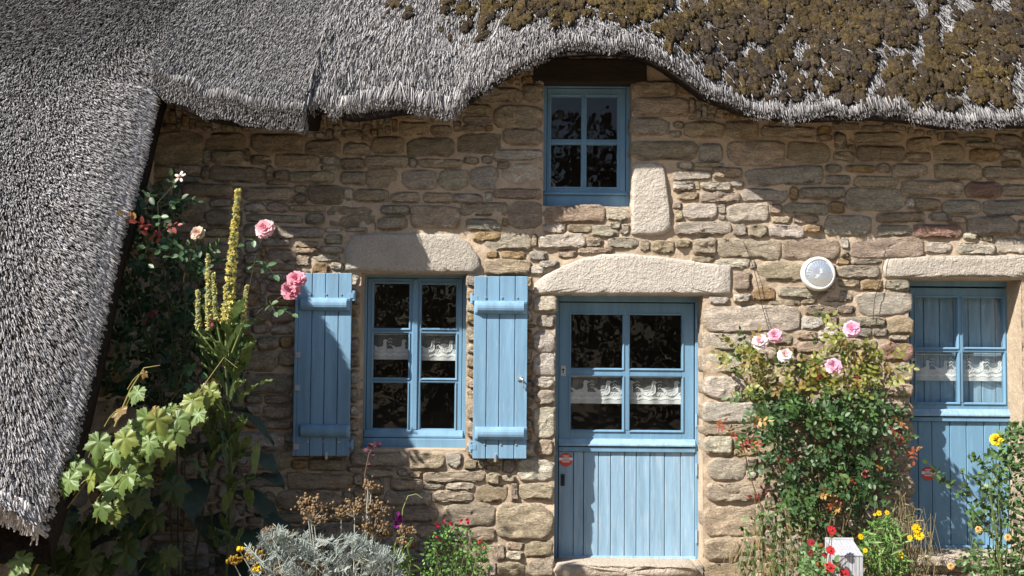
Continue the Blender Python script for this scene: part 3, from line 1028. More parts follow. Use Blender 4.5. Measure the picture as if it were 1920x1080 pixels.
planks(rdoor, [1690, 1732, 1762, 1788, 1816, 1840, 1867, 1910], 546, 772, FR - .075, 'blue_worn')         # solid inner shutter behind the glass
for hy in (578, 735):
    c = P(1899, hy, FR)
    hinge(rdoor, c.x, c.z, FR + .012, .09)
lock_plate(rdoor, 1713, 681, FR)
sticker(rdoor, 1740, 888, FR + .001)

# --- casement window
FWN = -.19
win = leaf_frame('casement_window', (688, 522, 777, 818), [(701, 532, 767, 615), (700, 625, 765, 708), (699, 718, 763, 803)], FWN, cottage)
w2 = leaf_frame('casement', (778, 522, 866, 818), [(791, 534, 855, 615), (790, 626, 854, 709), (788, 718, 852, 804)], FWN, win)
for ch in list(w2.children):                # keep to three levels: panes hang on the window
    ch.parent = win
o = rc(668, 508, 880, 822, FWN)
i = rc(687, 521, 867, 818, FWN)
g = G()
ringbox(g, o, i, -FWN - .006, -FWN + .09)
g.build('window_frame', M['blue'], win, bevel=.004)
q = rc(683, 806, 868, 820, FWN)
G().prism_x([(-FWN - .030, q[2]), (-FWN + .02, q[2]), (-FWN + .02, q[3]), (-FWN - .008, q[3]), (-FWN - .030, q[2] + .014)], q[0], q[1]).build('drip_rail', M['blue'], win, bevel=.003)
q = rc(668, 822, 874, 842, FWN + .04)
G().box(q[0], q[1], -FWN - .045, -FWN + .09, q[2], q[3]).build('sill', M['blue'], win, bevel=.006)
q = rc(773, 524, 783, 806, FWN)
G().box(q[0], q[1], -FWN - .012, -FWN + .004, q[2], q[3]).build('meeting_strip', M['blue'], win, bevel=.004)

# --- upper window
FU = -.10
up_ = leaf_frame('upper_window', (1026, 166, 1173, 362), [(1034, 181, 1090, 261), (1100, 181, 1157, 261), (1033, 271, 1089, 350), (1100, 271, 1157, 351)], FU, cottage)
o = rc(1015, 157, 1188, 388, FU)
i = rc(1025, 165, 1174, 366, FU)
g = G()
ringbox(g, o, i, -FU - .006, -FU + .09)
g.build('window_frame', M['blue'], up_, bevel=.004)
q = rc(1019, 358, 1176, 366, FU)
G().prism_x([(-FU - .026, q[2]), (-FU + .02, q[2]), (-FU + .02, q[3]), (-FU - .008, q[3]), (-FU - .026, q[2] + .012)], q[0], q[1]).build('drip_rail', M['blue'], up_, bevel=.003)
a = P(990, 120), P(1225, 157)
G().box(P(1000, 140).x, P(1212, 140).x, -.03, .34, P(1100, 156).z, P(1100, 112).z).build('wooden_lintel', M['dark_wood'], cottage, bevel=.01)

# --- shutters, folded back on the wall
def shutter(x0, y0, x1, y1, xs_, flip):
    fw = .085
    q = rc(x0, y0, x1, y1, fw)
    g = G().box(q[0] + .006, q[1] - .006, -fw + .018, -fw + .028, q[2] + .006, q[3] - .006)
    s = g.build('shutter', M['shutter'], cottage)
    planks(s, xs_, y0, y1, fw, 'shutter', .018)
    for by in (y0 + 46, y1 - 60):
        b = rc(x0 + 3, by, x1 - 1, by + 25, fw)
        h = (b[3] - b[2])
        prof = [(-fw - .002, b[2]), (-fw - .002, b[3])] + [(-fw - .002 - .040 * math.sin(t), b[2] + h * (.5 + .5 * math.cos(t))) for t in np.linspace(.25, math.pi - .05, 9)]
        v, n = [], len(prof)
        for x, ins in ((b[0], 0), (b[0] + .022, 1), (b[1] - .022, 1), (b[1], 0)):
            for yy, z in prof:
                v.append((x, yy if ins else -fw - .002 + (yy + fw + .002) * .25, z))
        f = [(r * n + k, r * n + (k + 1) % n, (r + 1) * n + (k + 1) % n, (r + 1) * n + k) for r in range(3) for k in range(n)] + [tuple(range(n))[::-1], tuple(range(3 * n, 4 * n))]
        obj('batten', v, f, M['shutter'], s)
        for bx in (.22, .52, .8):                 # round bolt heads beside each batten
            xx = q[0] + (q[1] - q[0]) * bx
            zz = b[3] + .022 if by < 700 else b[2] - .030
            G().disc((xx, zz), .007, -fw - .007, -fw, 10, .009).build('bolt', M['metal'], s)
        hx = q[0] - .012 if flip else q[1] + .012
        hz = b[3] + .015 if by < 700 else b[2] - .05
        g = G().tube([(hx, -fw + .012, hz - .035), (hx, -fw + .012, hz + .035)], .013, 10)
        g.box(min(hx, hx + (.04 if flip else -.04)), max(hx, hx + (.04 if flip else -.04)), -fw - .004, -fw + .004, hz - .018, hz + .018)
        g.box(hx - .006, hx + .006, -fw + .02, .06, hz - .03, hz - .012)
        g.build('hinge', M['shutter'], s, bevel=.002)
    c = (q[0] + (q[1] - q[0]) * (.42 if flip else .58), q[2])
    g = G().box(c[0] - .008, c[0] + .008, -fw - .014, -fw - .001, c[1] - .02, c[1] + .03)
    g.tube([(c[0], -fw - .012, c[1] - .018), (c[0], .02, c[1] - .018)], .006)
    g.build('stay_hook', M['metal'], s)
    return s, q, fw


s1, q1, fw = shutter(557, 512, 658, 855, [557, 583, 608, 633, 658], False)
G().box(q1[0] - .020, q1[0] + .001, -fw - .004, -fw + .03, q1[2], q1[3] - .02).build('edge_strip', M['shutter'], s1, bevel=.003)
for zf in (.55, .37, .05):
    z = q1[2] + (q1[3] - q1[2]) * zf
    G().box(q1[0] - .012, q1[0] + .022, -fw - .010, -fw - .002, z - .02, z + .02).build('latch_plate', M['metal'], s1, bevel=.002)
s2, q2, fw = shutter(887, 518, 989, 860, [887, 912, 936, 965, 989], True)
c = P(975, 712, fw)
g = G().box(c.x - .018, c.x + .012, c.y - .012, c.y, c.z - .004, c.z + .022)
g.tube([(c.x, c.y - .01, c.z + .012), (c.x + .018, c.y - .028, c.z + .004), (c.x + .022, c.y - .02, c.z - .045), (c.x + .028, c.y - .012, c.z - .055)], .006)
g.build('latch', M['metal'], s2)
setp(s1, 'left shutter of the window, partly in shade')
setp(s2, 'right shutter of the window, sunlit, with a latch')

# ------------------------------------------------------------ lace curtains (hang inside)
GOOSE = [(-.30, .12), (-.42, .30), (-.30, .26), (-.20, .16), (-.05, .20), (.08, .24), (.12, .42), (.10, .56), (.16, .66), (.24, .64), (.33, .57), (.25, .55), (.22, .44), (.25, .28), (.24, .10), (.12, -.04), (-.05, -.08), (-.20, -.02)]


def curtain(x0, y0, x1, y1, fw, label, ngeese):
    q = rc(x0, y0, x1, y1, fw)
    wd, ht = q[1] - q[0], q[3] - q[2]
    yb = -fw
    rt_ = root('lace_curtain', ((q[0] + q[1]) / 2, yb, q[3]), label, 'curtain', 'lace curtains behind the glass')
    wave = lambda x: yb + .006 * math.sin(x * 55) + .004 * math.sin(x * 23 + 1)
    nx_ = 60
    xs_ = np.linspace(q[0], q[1], nx_)
    def strip(name, za, zb_, m, dy=0):
        v = [(x, wave(x) + dy, za(x)) for x in xs_] + [(x, wave(x) + dy, zb_(x)) for x in xs_]
        obj(name, v, [(k, k + 1, nx_ + k + 1, nx_ + k) for k in range(nx_ - 1)], m, rt_)
    scal = lambda x: q[2] + ht * (.17 + .06 * abs(math.sin((x - q[0]) / wd * ngeese * 2 * math.pi)))
    strip('net', lambda x: scal(x), lambda x: q[3], M['net'])
    strip('border', lambda x: scal(x), lambda x: q[2] + ht * .42, M['lace'], -.0015)
    strip('hem', lambda x: scal(x) - .008, lambda x: scal(x) + .005, M['thread'], -.003)
    strip('fringe', lambda x: q[2], lambda x: scal(x) - .006, M['lace'])
    strip('rod_pocket', lambda x: q[3] - .008, lambda x: q[3] + .001, M['lace'], -.0015)
    body, line = G(), G()
    for k in range(ngeese):
        cx = q[0] + wd * (k + .5) / ngeese
        s_ = min(ht * 1.05, wd / ngeese * 1.1)
        pts = [(cx + s_ * a_, q[2] + ht * .36 + s_ * .80 * b_) for a_, b_ in GOOSE]
        pts = [(min(max(x, q[0]), q[1]), z) for x, z in pts]
        body.add([(x, wave(x) - .003, z) for x, z in pts], [tuple(range(len(pts)))])
        line.tube([(x, wave(x) - .004, z) for x, z in pts + pts[:1]], .0028, 4)
        lx = q[0] + wd * (k + .98) / ngeese
        if lx < q[1] - .01:
            for dz in (0, .022, .044):
                zz = q[3] - .03 - dz
                line.tube([(lx - .014, wave(lx) - .004, zz - .012), (lx, wave(lx) - .004, zz), (lx + .014, wave(lx) - .004, zz - .012)], .0024, 4)
        for j_ in range(5):                       # ground flowers between the geese
            fx = cx + s_ * (-.45 + .2 * j_)
            if q[0] + .01 < fx < q[1] - .01:
                fz = q[2] + ht * (.36 + .05 * (j_ % 2))
                line.tube([(fx - .012, wave(fx) - .004, fz), (fx, wave(fx) - .004, fz + .012), (fx + .012, wave(fx) - .004, fz), (fx, wave(fx) - .004, fz - .012), (fx - .012, wave(fx) - .004, fz)], .0024, 4)
    body.build('goose_motif', M['lace'], rt_)
    line.build('thread', M['thread'], rt_)


curtain(698, 626, 767, 674, FWN - .043, 'white lace curtain with geese in the left casement', 2)
curtain(788, 627, 856, 676, FWN - .043, 'white lace curtain with geese in the right casement', 2)
curtain(1068, 706, 1281, 757, FW - .043, 'wide lace curtain with geese in the middle door', 5)
curtain(1716, 664, 1884, 714, FR - .043, 'lace curtain with geese in the door at right edge', 5)

# ------------------------------------------------------------ wall lamp
c = P(1536, 513)
lamp = root('wall_lamp', (c.x, 0, c.z), 'round white bulkhead lamp on the stone wall', 'lamp')
c = P(1536, 513, .09)
G().disc((c.x, c.z), .105, -.03, .02, 40).build('back_plate', M['white'], lamp, bevel=.004)
prof = [(.112, -.028), (.118, -.045), (.118, -.075), (.110, -.092), (.098, -.096), (.094, -.088)]
v, f = [], []
nn = 48
for r, y in prof:
    v += [(c.x + r * math.cos(a), y, c.z + r * math.sin(a)) for a in np.linspace(0, 2 * math.pi, nn, endpoint=False)]
f = [(r * nn + k, r * nn + (k + 1) % nn, (r + 1) * nn + (k + 1) % nn, (r + 1) * nn + k) for r in range(len(prof) - 1) for k in range(nn)] + [tuple(range(nn))[::-1]]
obj('rim', v, f, M['white'], lamp, smooth=True)
v, f = [], []
for r, y in ((.095, -.088), (.085, -.099), (.05, -.108), (.02, -.111)):
    v += [(c.x + r * math.cos(a), y - .0012 * (k % 2), c.z + r * math.sin(a)) for k, a in enumerate(np.linspace(0, 2 * math.pi, nn, endpoint=False))]
v.append((c.x, -.112, c.z))
f = [(r * nn + k, r * nn + (k + 1) % nn, (r + 1) * nn + (k + 1) % nn, (r + 1) * nn + k) for r in range(3) for k in range(nn)] + [(3 * nn + k, 3 * nn + (k + 1) % nn, 4 * nn) for k in range(nn)]
obj('lens', v, f, M['chrome'], lamp)

# training wires on the wall
for lab, pts in (('thin wire looping down the wall right of the door lintel', [(1391, 450), (1398, 462), (1405, 480), (1412, 500), (1420, 530), (1428, 570), (1440, 612), (1450, 640)]),
                 ('thin wire hanging from a nail left of the right door', [(1655, 462), (1660, 470), (1657, 490), (1652, 520), (1640, 560), (1637, 600)])):
    g = G().tube([P(x, y, .05 if k else .0) for k, (x, y) in enumerate(pts)], .0022, 5)
    setp(g.build('wire', M['iron']), lab, 'wire')

exec_plants = True
# ------------------------------------------------------------ plants
def rnd_dirs(n, up=.3):
    d = rng.normal(0, 1, (n, 3))
    d[:, 2] += up
    return d / np.linalg.norm(d, axis=1, keepdims=True)


LEAF_V = np.array([(0, 0, 0), (.28, .24, .07), (.28, 0, 0), (.28, -.24, .07), (.68, .22, .06), (.68, 0, -.01), (.68, -.22, .06), (1, 0, -.06)])
LEAF_F = np.array([(0, 2, 1), (0, 3, 2), (1, 2, 5), (1, 5, 4), (2, 3, 6), (2, 6, 5), (4, 5, 7), (5, 6, 7)])
NARROW = LEAF_V * np.array([1, .36, 1])


def inpoly(x, y, pl):
    c = False
    for i in range(len(pl)):
        (x0, y0), (x1, y1) = pl[i], pl[i - 1]
        if (y0 > y) != (y1 > y) and x < (x1 - x0) * (y - y0) / (y1 - y0) + x0:
            c = not c
    return c


def sample_poly(pl, n, gap=0, seed=0):
    xs_, ys_ = [p[0] for p in pl], [p[1] for p in pl]
    o = []
    while len(o) < n:
        x, y = R.uniform(min(xs_), max(xs_)), R.uniform(min(ys_), max(ys_))
        if inpoly(x, y, pl) and float(vnoise(x / 42, y / 42, seed)) > gap:
            o.append((x, y))
    return o


def spray(ac, st, p, d, size, col, nl=5):
    """a rose leaf: rachis with paired leaflets and a terminal one"""
    d = Vector(d).normalized()
    side = d.cross(Vector((R.uniform(-.4, .4), -1, R.uniform(.0, .9)))).normalized()
    nrm = side.cross(d).normalized()
    if nrm.y > 0:
        nrm = -nrm
    L = size * 2.3
    pos, dx, nz = [], [], []
    for k in range((nl - 1) // 2):
        b = p + d * L * (.35 + .33 * k)
        for s in (-1, 1):
            pos.append(b)
            dx.append(d * .45 + side * s + Vector((R.gauss(0, .2), R.gauss(0, .2), R.gauss(0, .2))))
            nz.append(nrm + Vector((R.gauss(0, .35), R.gauss(0, .35), R.gauss(0, .35))))
    pos.append(p + d * L)
    dx.append(d)
    nz.append(nrm)
    cc = np.array([np.array(col) * R.uniform(.75, 1.3) for _ in pos])
    ac.scatter(LEAF_V * np.array([1, 1.15, 1]), LEAF_F, pos, dx, nz, [size * R.uniform(.8, 1.15) for _ in pos], cc)
    st.tube([p, p + d * L], .0013, .0009, np.array(col) * .9, 3)


def rose_flower(parent, p, r, col, face_dir, name='rose_bloom'):
    """cupped petals in three rings"""
    ac = Acc()
    f = Vector(face_dir).normalized()
    u = f.orthogonal().normalized()
    v = f.cross(u)
    for ring, (nP, tilt, ln) in enumerate(((7, 1.25, 1.0), (7, .95, .95), (7, .65, .82), (6, .4, .66), (5, .15, .5))):
        for k in range(nP):
            a = 2 * math.pi * (k + .5 * (ring % 2)) / nP + R.uniform(-.35, .35)
            tilt2 = tilt + R.uniform(-.25, .25)
            o = u * math.cos(a) + v * math.sin(a)
            t = f.cross(o)
            V_ = []
            for i in range(4):
                s = i / 3
                for j in (-1, -.4, .4, 1):
                    wv = (.10 + .62 * math.sin(min(1, s * 1.05) * 2.2)) * (.75 if ring else .85)
                    q = p + r * ln * (o * (s * math.sin(tilt2 + .3 * s)) + f * (s * math.cos(tilt2 + .35 * s)) + t * (j * wv)) + f * r * .10 * abs(j) * R.uniform(.2, 1.8) + f * r * R.uniform(-.07, .07) * s
                    V_.append(q)
            Fc = [x for i in range(3) for j in range(3) for x in ((i * 4 + j, i * 4 + j + 1, i * 4 + j + 5), (i * 4 + j, i * 4 + j + 5, i * 4 + j + 4))]
            ac.add(np.array(V_), np.array(Fc), np.minimum(np.array(col) * R.uniform(.85, 1.15) * np.array([1, 1.12 - .1 * ring, 1.08 - .07 * ring]), .9))
    ac.build(name, M['petal'], parent, smooth=True)


def daisy(parent, p, r, col, cen, face_dir, npet=12, name='bloom', tip=None):
    ac = Acc()
    f = Vector(face_dir).normalized()
    u = f.orthogonal().normalized()
    v = f.cross(u)
    r = r * .84
    for k in range(npet):
        a = 2 * math.pi * k / npet + R.uniform(-.1, .1)
        o = u * math.cos(a) + v * math.sin(a)
        t = f.cross(o)
        dz = R.uniform(-.15, .2)
        V_ = [p + r * (o * s + t * wv * j + f * (dz * s + (.05 if j == 0 else 0))) for s, wv in ((.15, .08), (.6, .22), (1, .16)) for j in (-1, 0, 1)]
        Fc = [x for i in range(2) for j in range(2) for x in ((i * 3 + j, i * 3 + j + 1, i * 3 + j + 4), (i * 3 + j, i * 3 + j + 4, i * 3 + j + 3))]
        C = np.tile(np.array(col) * R.uniform(.8, 1.1), (9, 1))
        if tip is not None:
            C[6:] = tip
        ac.add(np.array(V_), np.array(Fc), C)
    nv = i1v * r * .3
    ac.add(np.array(p) + nv @ np.array([u, v, f * .8]) + np.array(f) * r * .08, i1f, cen)
    ac.build(name, M['petal'], parent)


def arc(p0, p1, bow, n=7):
    p0, p1, bow = Vector(p0), Vector(p1), Vector(bow)
    return [p0.lerp(p1, t) + bow * (4 * t * (1 - t)) for t in np.linspace(0, 1, n)]


# --- climbing rose between the doors
base = P(1545, 1060, .22)
base.z = 0
rose = root('climbing_rose', base, 'climbing rose with pink blooms on the wall between two doors', 'rose bush')
lf, st = Acc(), Acc()
top = [(1350, 700), (1358, 640), (1420, 640), (1470, 680), (1530, 670), (1540, 605), (1580, 580), (1650, 640), (1700, 700), (1695, 780), (1640, 800), (1560, 800), (1450, 790), (1400, 745)]
mid = [(1400, 745), (1450, 740), (1560, 760), (1650, 740), (1680, 800), (1665, 900), (1640, 960), (1560, 1000), (1470, 960), (1440, 900), (1400, 880), (1385, 820), (1420, 790)]
canes = []
for tx, ty in ((1400, 650), (1450, 640), (1500, 690), (1570, 620), (1600, 640), (1670, 720), (1395, 840), (1440, 780), (1680, 850), (1620, 780), (1540, 760)):
    e_ = P(tx, ty, R.uniform(.15, .32))
    pts = arc(base + Vector((R.uniform(-.06, .06), R.uniform(-.03, .03), 0)), e_, (R.uniform(-.12, .12), -.05, 0))
    st.tube(pts, .008, .003, (.10, .085, .04), 6)
    canes.append(pts)
for n_, pl, gp, colf in ((310, top, .20, 0), (430, mid, .32, 1)):
    for x, y in sample_poly(pl, n_, gp, 4 + colf):
        dpt = R.uniform(.06, .42)
        p = P(x, y, dpt)
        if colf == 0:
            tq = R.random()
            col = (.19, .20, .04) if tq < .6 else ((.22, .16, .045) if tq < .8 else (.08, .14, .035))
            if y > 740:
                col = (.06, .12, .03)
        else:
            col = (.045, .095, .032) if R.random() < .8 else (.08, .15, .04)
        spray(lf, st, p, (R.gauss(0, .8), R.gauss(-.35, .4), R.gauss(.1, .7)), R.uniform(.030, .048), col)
for x, y in ((1348, 800), (1372, 815), (1395, 820), (1420, 825), (1470, 862), (1385, 840), (1545, 700), (1612, 703), (1560, 805), (1690, 835), (1668, 800), (1700, 850), (1655, 870), (1610, 880), (1590, 890), (1562, 915), (1575, 935), (1560, 950), (1435, 932), (1680, 790), (1715, 845)):
    for _ in range(2):
        spray(lf, st, P(x + R.uniform(-8, 8), y + R.uniform(-6, 6), R.uniform(.25, .42)), (R.gauss(0, .8), -.5, R.gauss(-.1, .5)), R.uniform(.026, .036), R.choice([(.20, .03, .02), (.26, .07, .03), (.30, .15, .04)]))
for x, y in ((1430, 788), (1415, 790), (1560, 960), (1530, 930)):
    spray(lf, st, P(x, y, .42), (R.gauss(0, .8), -.5, .1), .038, (.32, .20, .06))
lf.build('foliage', M['leaf'], rose, kind='stuff')
st.build('stem', M['stem'], rose)
for x, y, r, col in ((1425, 641, .052, (.82, .66, .66)), (1453, 630, .048, (.78, .42, .52)), (1472, 666, .048, (.86, .76, .70)), (1563, 687, .054, (.78, .48, .60)), (1597, 617, .054, (.78, .44, .57))):
    rose_flower(rose, P(x, y, .42), r, col, (R.uniform(-.4, .1), -1, R.uniform(.2, .7)))

# --- climbing rose in the left corner
base = P(330, 1080, .75)
base.z = 0
lrose = root('climbing_rose', base, 'tall rose in the shaded corner beside the sweeping thatch', 'rose bush')
lf, st = Acc(), Acc()
shp = [(300, 350), (330, 345), (350, 400), (345, 450), (400, 470), (400, 560), (440, 600), (440, 720), (330, 760), (200, 760), (190, 600), (215, 480), (250, 410)]
for x, y in sample_poly(shp, 420, .2, 9):
    spray(lf, st, P(x, y, R.uniform(.5, 1.15)), (R.gauss(0, .8), R.gauss(-.4, .4), R.gauss(0, .6)), R.uniform(.036, .056), (.035, .075, .03) if R.random() < .8 else (.07, .13, .045))
for x, y in ((290, 425), (305, 432), (270, 420), (310, 450), (300, 575), (385, 600), (262, 418)):
    spray(lf, st, P(x, y, 1.4), (R.gauss(0, .8), -.5, R.gauss(0, .5)), .042, R.choice([(.22, .04, .03), (.30, .14, .03)]))
for x, y in ((285, 368), (305, 400), (315, 470), (345, 478), (232, 490), (250, 483), (358, 472), (485, 447), (485, 485), (495, 490), (505, 563), (520, 575), (487, 600), (350, 688), (358, 720)):
    spray(lf, st, P(x, y, 1.4), (R.gauss(0, .9), -.6, R.gauss(-.2, .4)), .052, (.075, .145, .06), 3)
for pts in ([(340, 1000), (330, 700), (300, 450), (296, 380), (337, 335)], [(340, 1000), (300, 700), (255, 560), (235, 480)], [(345, 1000), (350, 700), (345, 520), (370, 440)],
            [(350, 1000), (420, 720), (455, 600), (480, 480), (497, 440)], [(350, 1000), (430, 640), (490, 580), (545, 545)], [(340, 1000), (290, 640), (275, 430)]):
    pp = [P(x, y, 1.15 + .3 * k / len(pts)) for k, (x, y) in enumerate(pts)]
    pp[0].z = 0
    fine = []
    for k in range(len(pp) - 1):
        fine += [pp[k].lerp(pp[k + 1], t) for t in (0, .33, .66)]
    st.tube([*fine, pp[-1]], .0055, .0022, (.055, .05, .03), 6)
lf.build('foliage', M['leaf'], lrose, kind='stuff')
st.build('stem', M['stem'], lrose)
for x, y, r, col in ((497, 430, .055, (.80, .48, .52)), (546, 545, .055, (.72, .30, .38)), (556, 526, .055, (.76, .36, .44)), (371, 438, .042, (.62, .48, .36))):
    rose_flower(lrose, P(x, y, 1.4), r, col, (R.uniform(-.5, .2), -1, R.uniform(.1, .6)))
daisy(lrose, P(337, 331, 1.4), .045, (.75, .62, .6), (.4, .3, .2), (-.2, -1, .5), 5, 'spent_bloom')

# --- mullein
def mullein_leaf(parent, p0, d, L, wdt, col, droop):
    d = Vector(d).normalized()
    side = d.cross(Vector((0, 0, 1))).normalized()
    V_ = []
    nl, nw = 9, 5
    for i in range(nl):
        s = i / (nl - 1)
        c = p0 + d * L * s + Vector((0, 0, -droop * L * s * s))
        hw = wdt * (math.sin(math.pi * min(1, s * .92 + .06)) ** .8)
        for j in range(nw):
            k = j / (nw - 1) * 2 - 1
            V_.append(c + side * hw * k + Vector((0, 0, .18 * hw * abs(k) + .012 * math.sin(s * 17 + k * 3))))
    Fc = [x for i in range(nl - 1) for j in range(nw - 1) for x in ((i * nw + j, i * nw + j + 1, i * nw + nw + j + 1), (i * nw + j, i * nw + nw + j + 1, i * nw + nw + j))]
    obj('leaf', np.array(V_), np.array(Fc), M['leaf'], parent, C=np.array(col) * R.uniform(.8, 1.2), smooth=True)


base = P(415, 1080, 1.3)
base.z = 0
mul = root('mullein_plant', base, 'tall mullein with yellow flower spikes beside left shutter', 'plant')
sp = Acc()
for (x0, y0, x1, y1, rr) in ((425, 610, 446, 356, .034), (392, 620, 390, 478, .017), (372, 620, 371, 545, .013), (405, 600, 399, 512, .013), (455, 610, 462, 535, .012)):
    a_, b_ = P(x0, y0, 1.45), P(x1, y1, 1.45)
    low = P(424, 690, 1.42)
    if rr > .03:
        sp.tube(arc(base, low, (.04, 0, 0), 6), .010, .009, (.10, .12, .05), 6)  # lower stem in a darker green, shade of the corner put into its colour
    sp.tube([low, low.lerp(a_, .5), a_] + [a_.lerp(b_, t) for t in (.33, .66, 1)], .012 if rr > .03 else .007, .004, (.20, .24, .08), 6)
    ln = (b_ - a_).length
    for k in range(int(ln * 800)):
        s = R.random()
        an = R.random() * 6.28
        o_ = Vector((math.cos(an), math.sin(an), .25))
        q = a_.lerp(b_, s) + o_ * rr * (1 - .75 * s) * R.uniform(.6, 1)
        if R.random() < (.68 if rr > .03 else .3):
            sp.scatter(LEAF_V * np.array([1, 1.8, 1]), LEAF_F, [q] * 3, rnd_dirs(3, .2) + np.array(o_) * .8, rnd_dirs(3), .015, np.array((.74, .66, .24)) * R.uniform(.75, 1.15))
        else:
            sp.add(np.array(q) + i1v * R.uniform(.005, .009), i1f, np.array((.33, .36, .18)) * R.uniform(.8, 1.2))
sp.build('flower_spike', M['petal'], mul)
for k in range(84):                      # narrow upright stem leaves
    x, y = R.gauss(422, 20), R.uniform(700, 1040) if k > 36 else R.uniform(590, 720)
    mullein_leaf(mul, P(x, y, R.uniform(1.25, 1.5)), (R.gauss(0, .5), R.uniform(-.5, .1), .9), R.uniform(.14, .28), .034, (.12, .175, .06), .25)
for x, y, L, wd, dx in ((420, 790, .34, .07, .8), (470, 800, .30, .06, -.2), (385, 840, .40, .08, .5), (330, 850, .40, .09, -.4), (440, 880, .40, .09, .9), (300, 920, .42, .10, -.6), (360, 930, .42, .10, .1), (430, 950, .44, .10, .8),
                        (340, 1010, .46, .11, -.3), (400, 1030, .46, .11, .5), (280, 1010, .44, .10, -.8), (450, 1020, .36, .08, .9), (230, 1040, .4, .09, -.7), (370, 770, .3, .06, -.5), (410, 860, .34, .07, .1), (310, 1070, .4, .1, .0), (260, 860, .36, .09, -.5), (230, 930, .4, .1, -.7), (300, 800, .34, .08, -.2), (460, 930, .36, .09, .6), (380, 1000, .42, .11, .2), (200, 990, .4, .1, -.4), (350, 880, .4, .1, .3), (270, 960, .42, .11, .1), (420, 1070, .42, .1, .4), (480, 990, .3, .08, .8)):
    mullein_leaf(mul, P(x, y - 25, R.uniform(.75, 1.05)), (dx, R.uniform(-.7, -.2), R.uniform(-.1, .5)), L, wd, (.060, .085, .055), R.uniform(.4, .9))

# --- grape vine at the foot of the sweep
lobes = []
NL = 72
for k in range(NL):
    a_ = -math.pi + 2 * math.pi * k / NL
    r_ = .56
    for c_, ln_, w_ in ((0, 1.0, .62), (1.05, .86, .58), (-1.05, .86, .58), (2.05, .66, .60), (-2.05, .66, .60)):
        r_ = max(r_, ln_ * (1 - .42 * abs(a_ - c_) / w_))
    r_ *= 1 + (.06 if k % 3 == 0 else -.05)
    r_ *= 1 - .8 * math.exp(-((abs(a_) - math.pi) / .20) ** 2)
    lobes.append((math.cos(a_) * r_, math.sin(a_) * r_))
VL = np.array([(0, 0, 0)] + [(x * .5, y * .5, .03 * math.cos(6 * math.atan2(y, x))) for x, y in lobes] + [(x, y, -.16 * (x * x + y * y) + .04 * math.cos(6 * math.atan2(y, x))) for x, y in lobes])
VF = [(0, 1 + k, 1 + (k + 1) % NL) for k in range(NL)] + [x for k in range(NL) for x in ((1 + k, 1 + NL + k, 1 + NL + (k + 1) % NL), (1 + k, 1 + NL + (k + 1) % NL, 1 + (k + 1) % NL))]
VF = np.array(VF)
base = P(120, 1080, 1.75)
base.z = 0
vine = root('grape_vine', base, 'grape vine with lobed leaves below the sweeping thatch edge', 'vine')
VINE = [(258, 735, 22, 0), (225, 770, 20, 2), (185, 828, 30, 0), (250, 805, 30, 0), (305, 790, 26, 0), (340, 775, 26, 1), (380, 745, 24, 1), (398, 720, 16, 2), (330, 810, 26, 0), (235, 850, 34, 0), (180, 880, 36, 0), (255, 885, 34, 0),
        (215, 910, 30, 0), (285, 840, 26, 0), (140, 880, 22, 0), (350, 690, 15, 3), (355, 722, 12, 3), (40, 1050, 30, 0), (80, 985, 34, 4), (30, 1000, 36, 4), (120, 960, 34, 4), (100, 1040, 36, 4), (60, 1070, 30, 4), (150, 1010, 34, 4), (10, 1040, 30, 4),
        (130, 1070, 34, 4), (180, 960, 30, 4), (90, 930, 26, 4), (170, 1050, 32, 4), (290, 770, 16, 2), (270, 700, 10, 2)]
VC = [(.115, .175, .045), (.17, .205, .045), (.18, .115, .035), (.09, .17, .07), (.05, .085, .028)]
for k in range(26):
    t_ = R.random()
    VINE.append((150 + 220 * t_ + R.gauss(0, 22), 900 - 140 * t_ + R.gauss(0, 26), R.uniform(18, 30), R.choice((0, 0, 1))))
for k in range(30):
    VINE.append((R.uniform(60, 330), R.uniform(880, 1075), R.uniform(22, 34), 4))
st = Acc()
for x, y, r, cidx in VINE:
    p = P(x, y, {3: 1.3, 4: R.uniform(1.6, 1.9)}.get(cidx, R.uniform(2.42, 2.6) if x < 300 else R.uniform(2.2, 2.4)))
    sc = r / F * (DIST - 2.4 if cidx < 3 else DIST - 1.8) * 1.25
    ac = Acc()
    ac.scatter(VL, VF, [p], [(R.gauss(.1, .5), R.gauss(-.2, .3), -1)], [(R.gauss(-.2, .3), -1, R.uniform(.3, .9))], sc, np.array(VC[cidx]) * R.uniform(.75, 1.2))
    ac.build('leaf', M['leaf'], vine)
    q = P(x - 20 + R.uniform(-15, 15), y + 30, -p.y - .05)
    st.tube(arc(q, p, (0, 0, .02), 4), .003, .002, (.22, .20, .06), 4)
for pts in ([(60, 1080), (120, 960), (200, 850), (300, 790), (370, 740), (420, 670), (445, 690)], [(215, 800), (245, 730), (270, 690), (300, 685)], [(300, 820), (340, 760), (380, 735)], [(230, 870), (300, 830), (350, 790), (360, 770)]):
    pp = [P(x, y, 2.3) for x, y in pts]
    if pts[0][1] == 1080:
        pp.insert(0, base)
    st.tube(pp, .006, .0015, (.24, .20, .07), 5)
st.build('stem', M['stem'], vine)

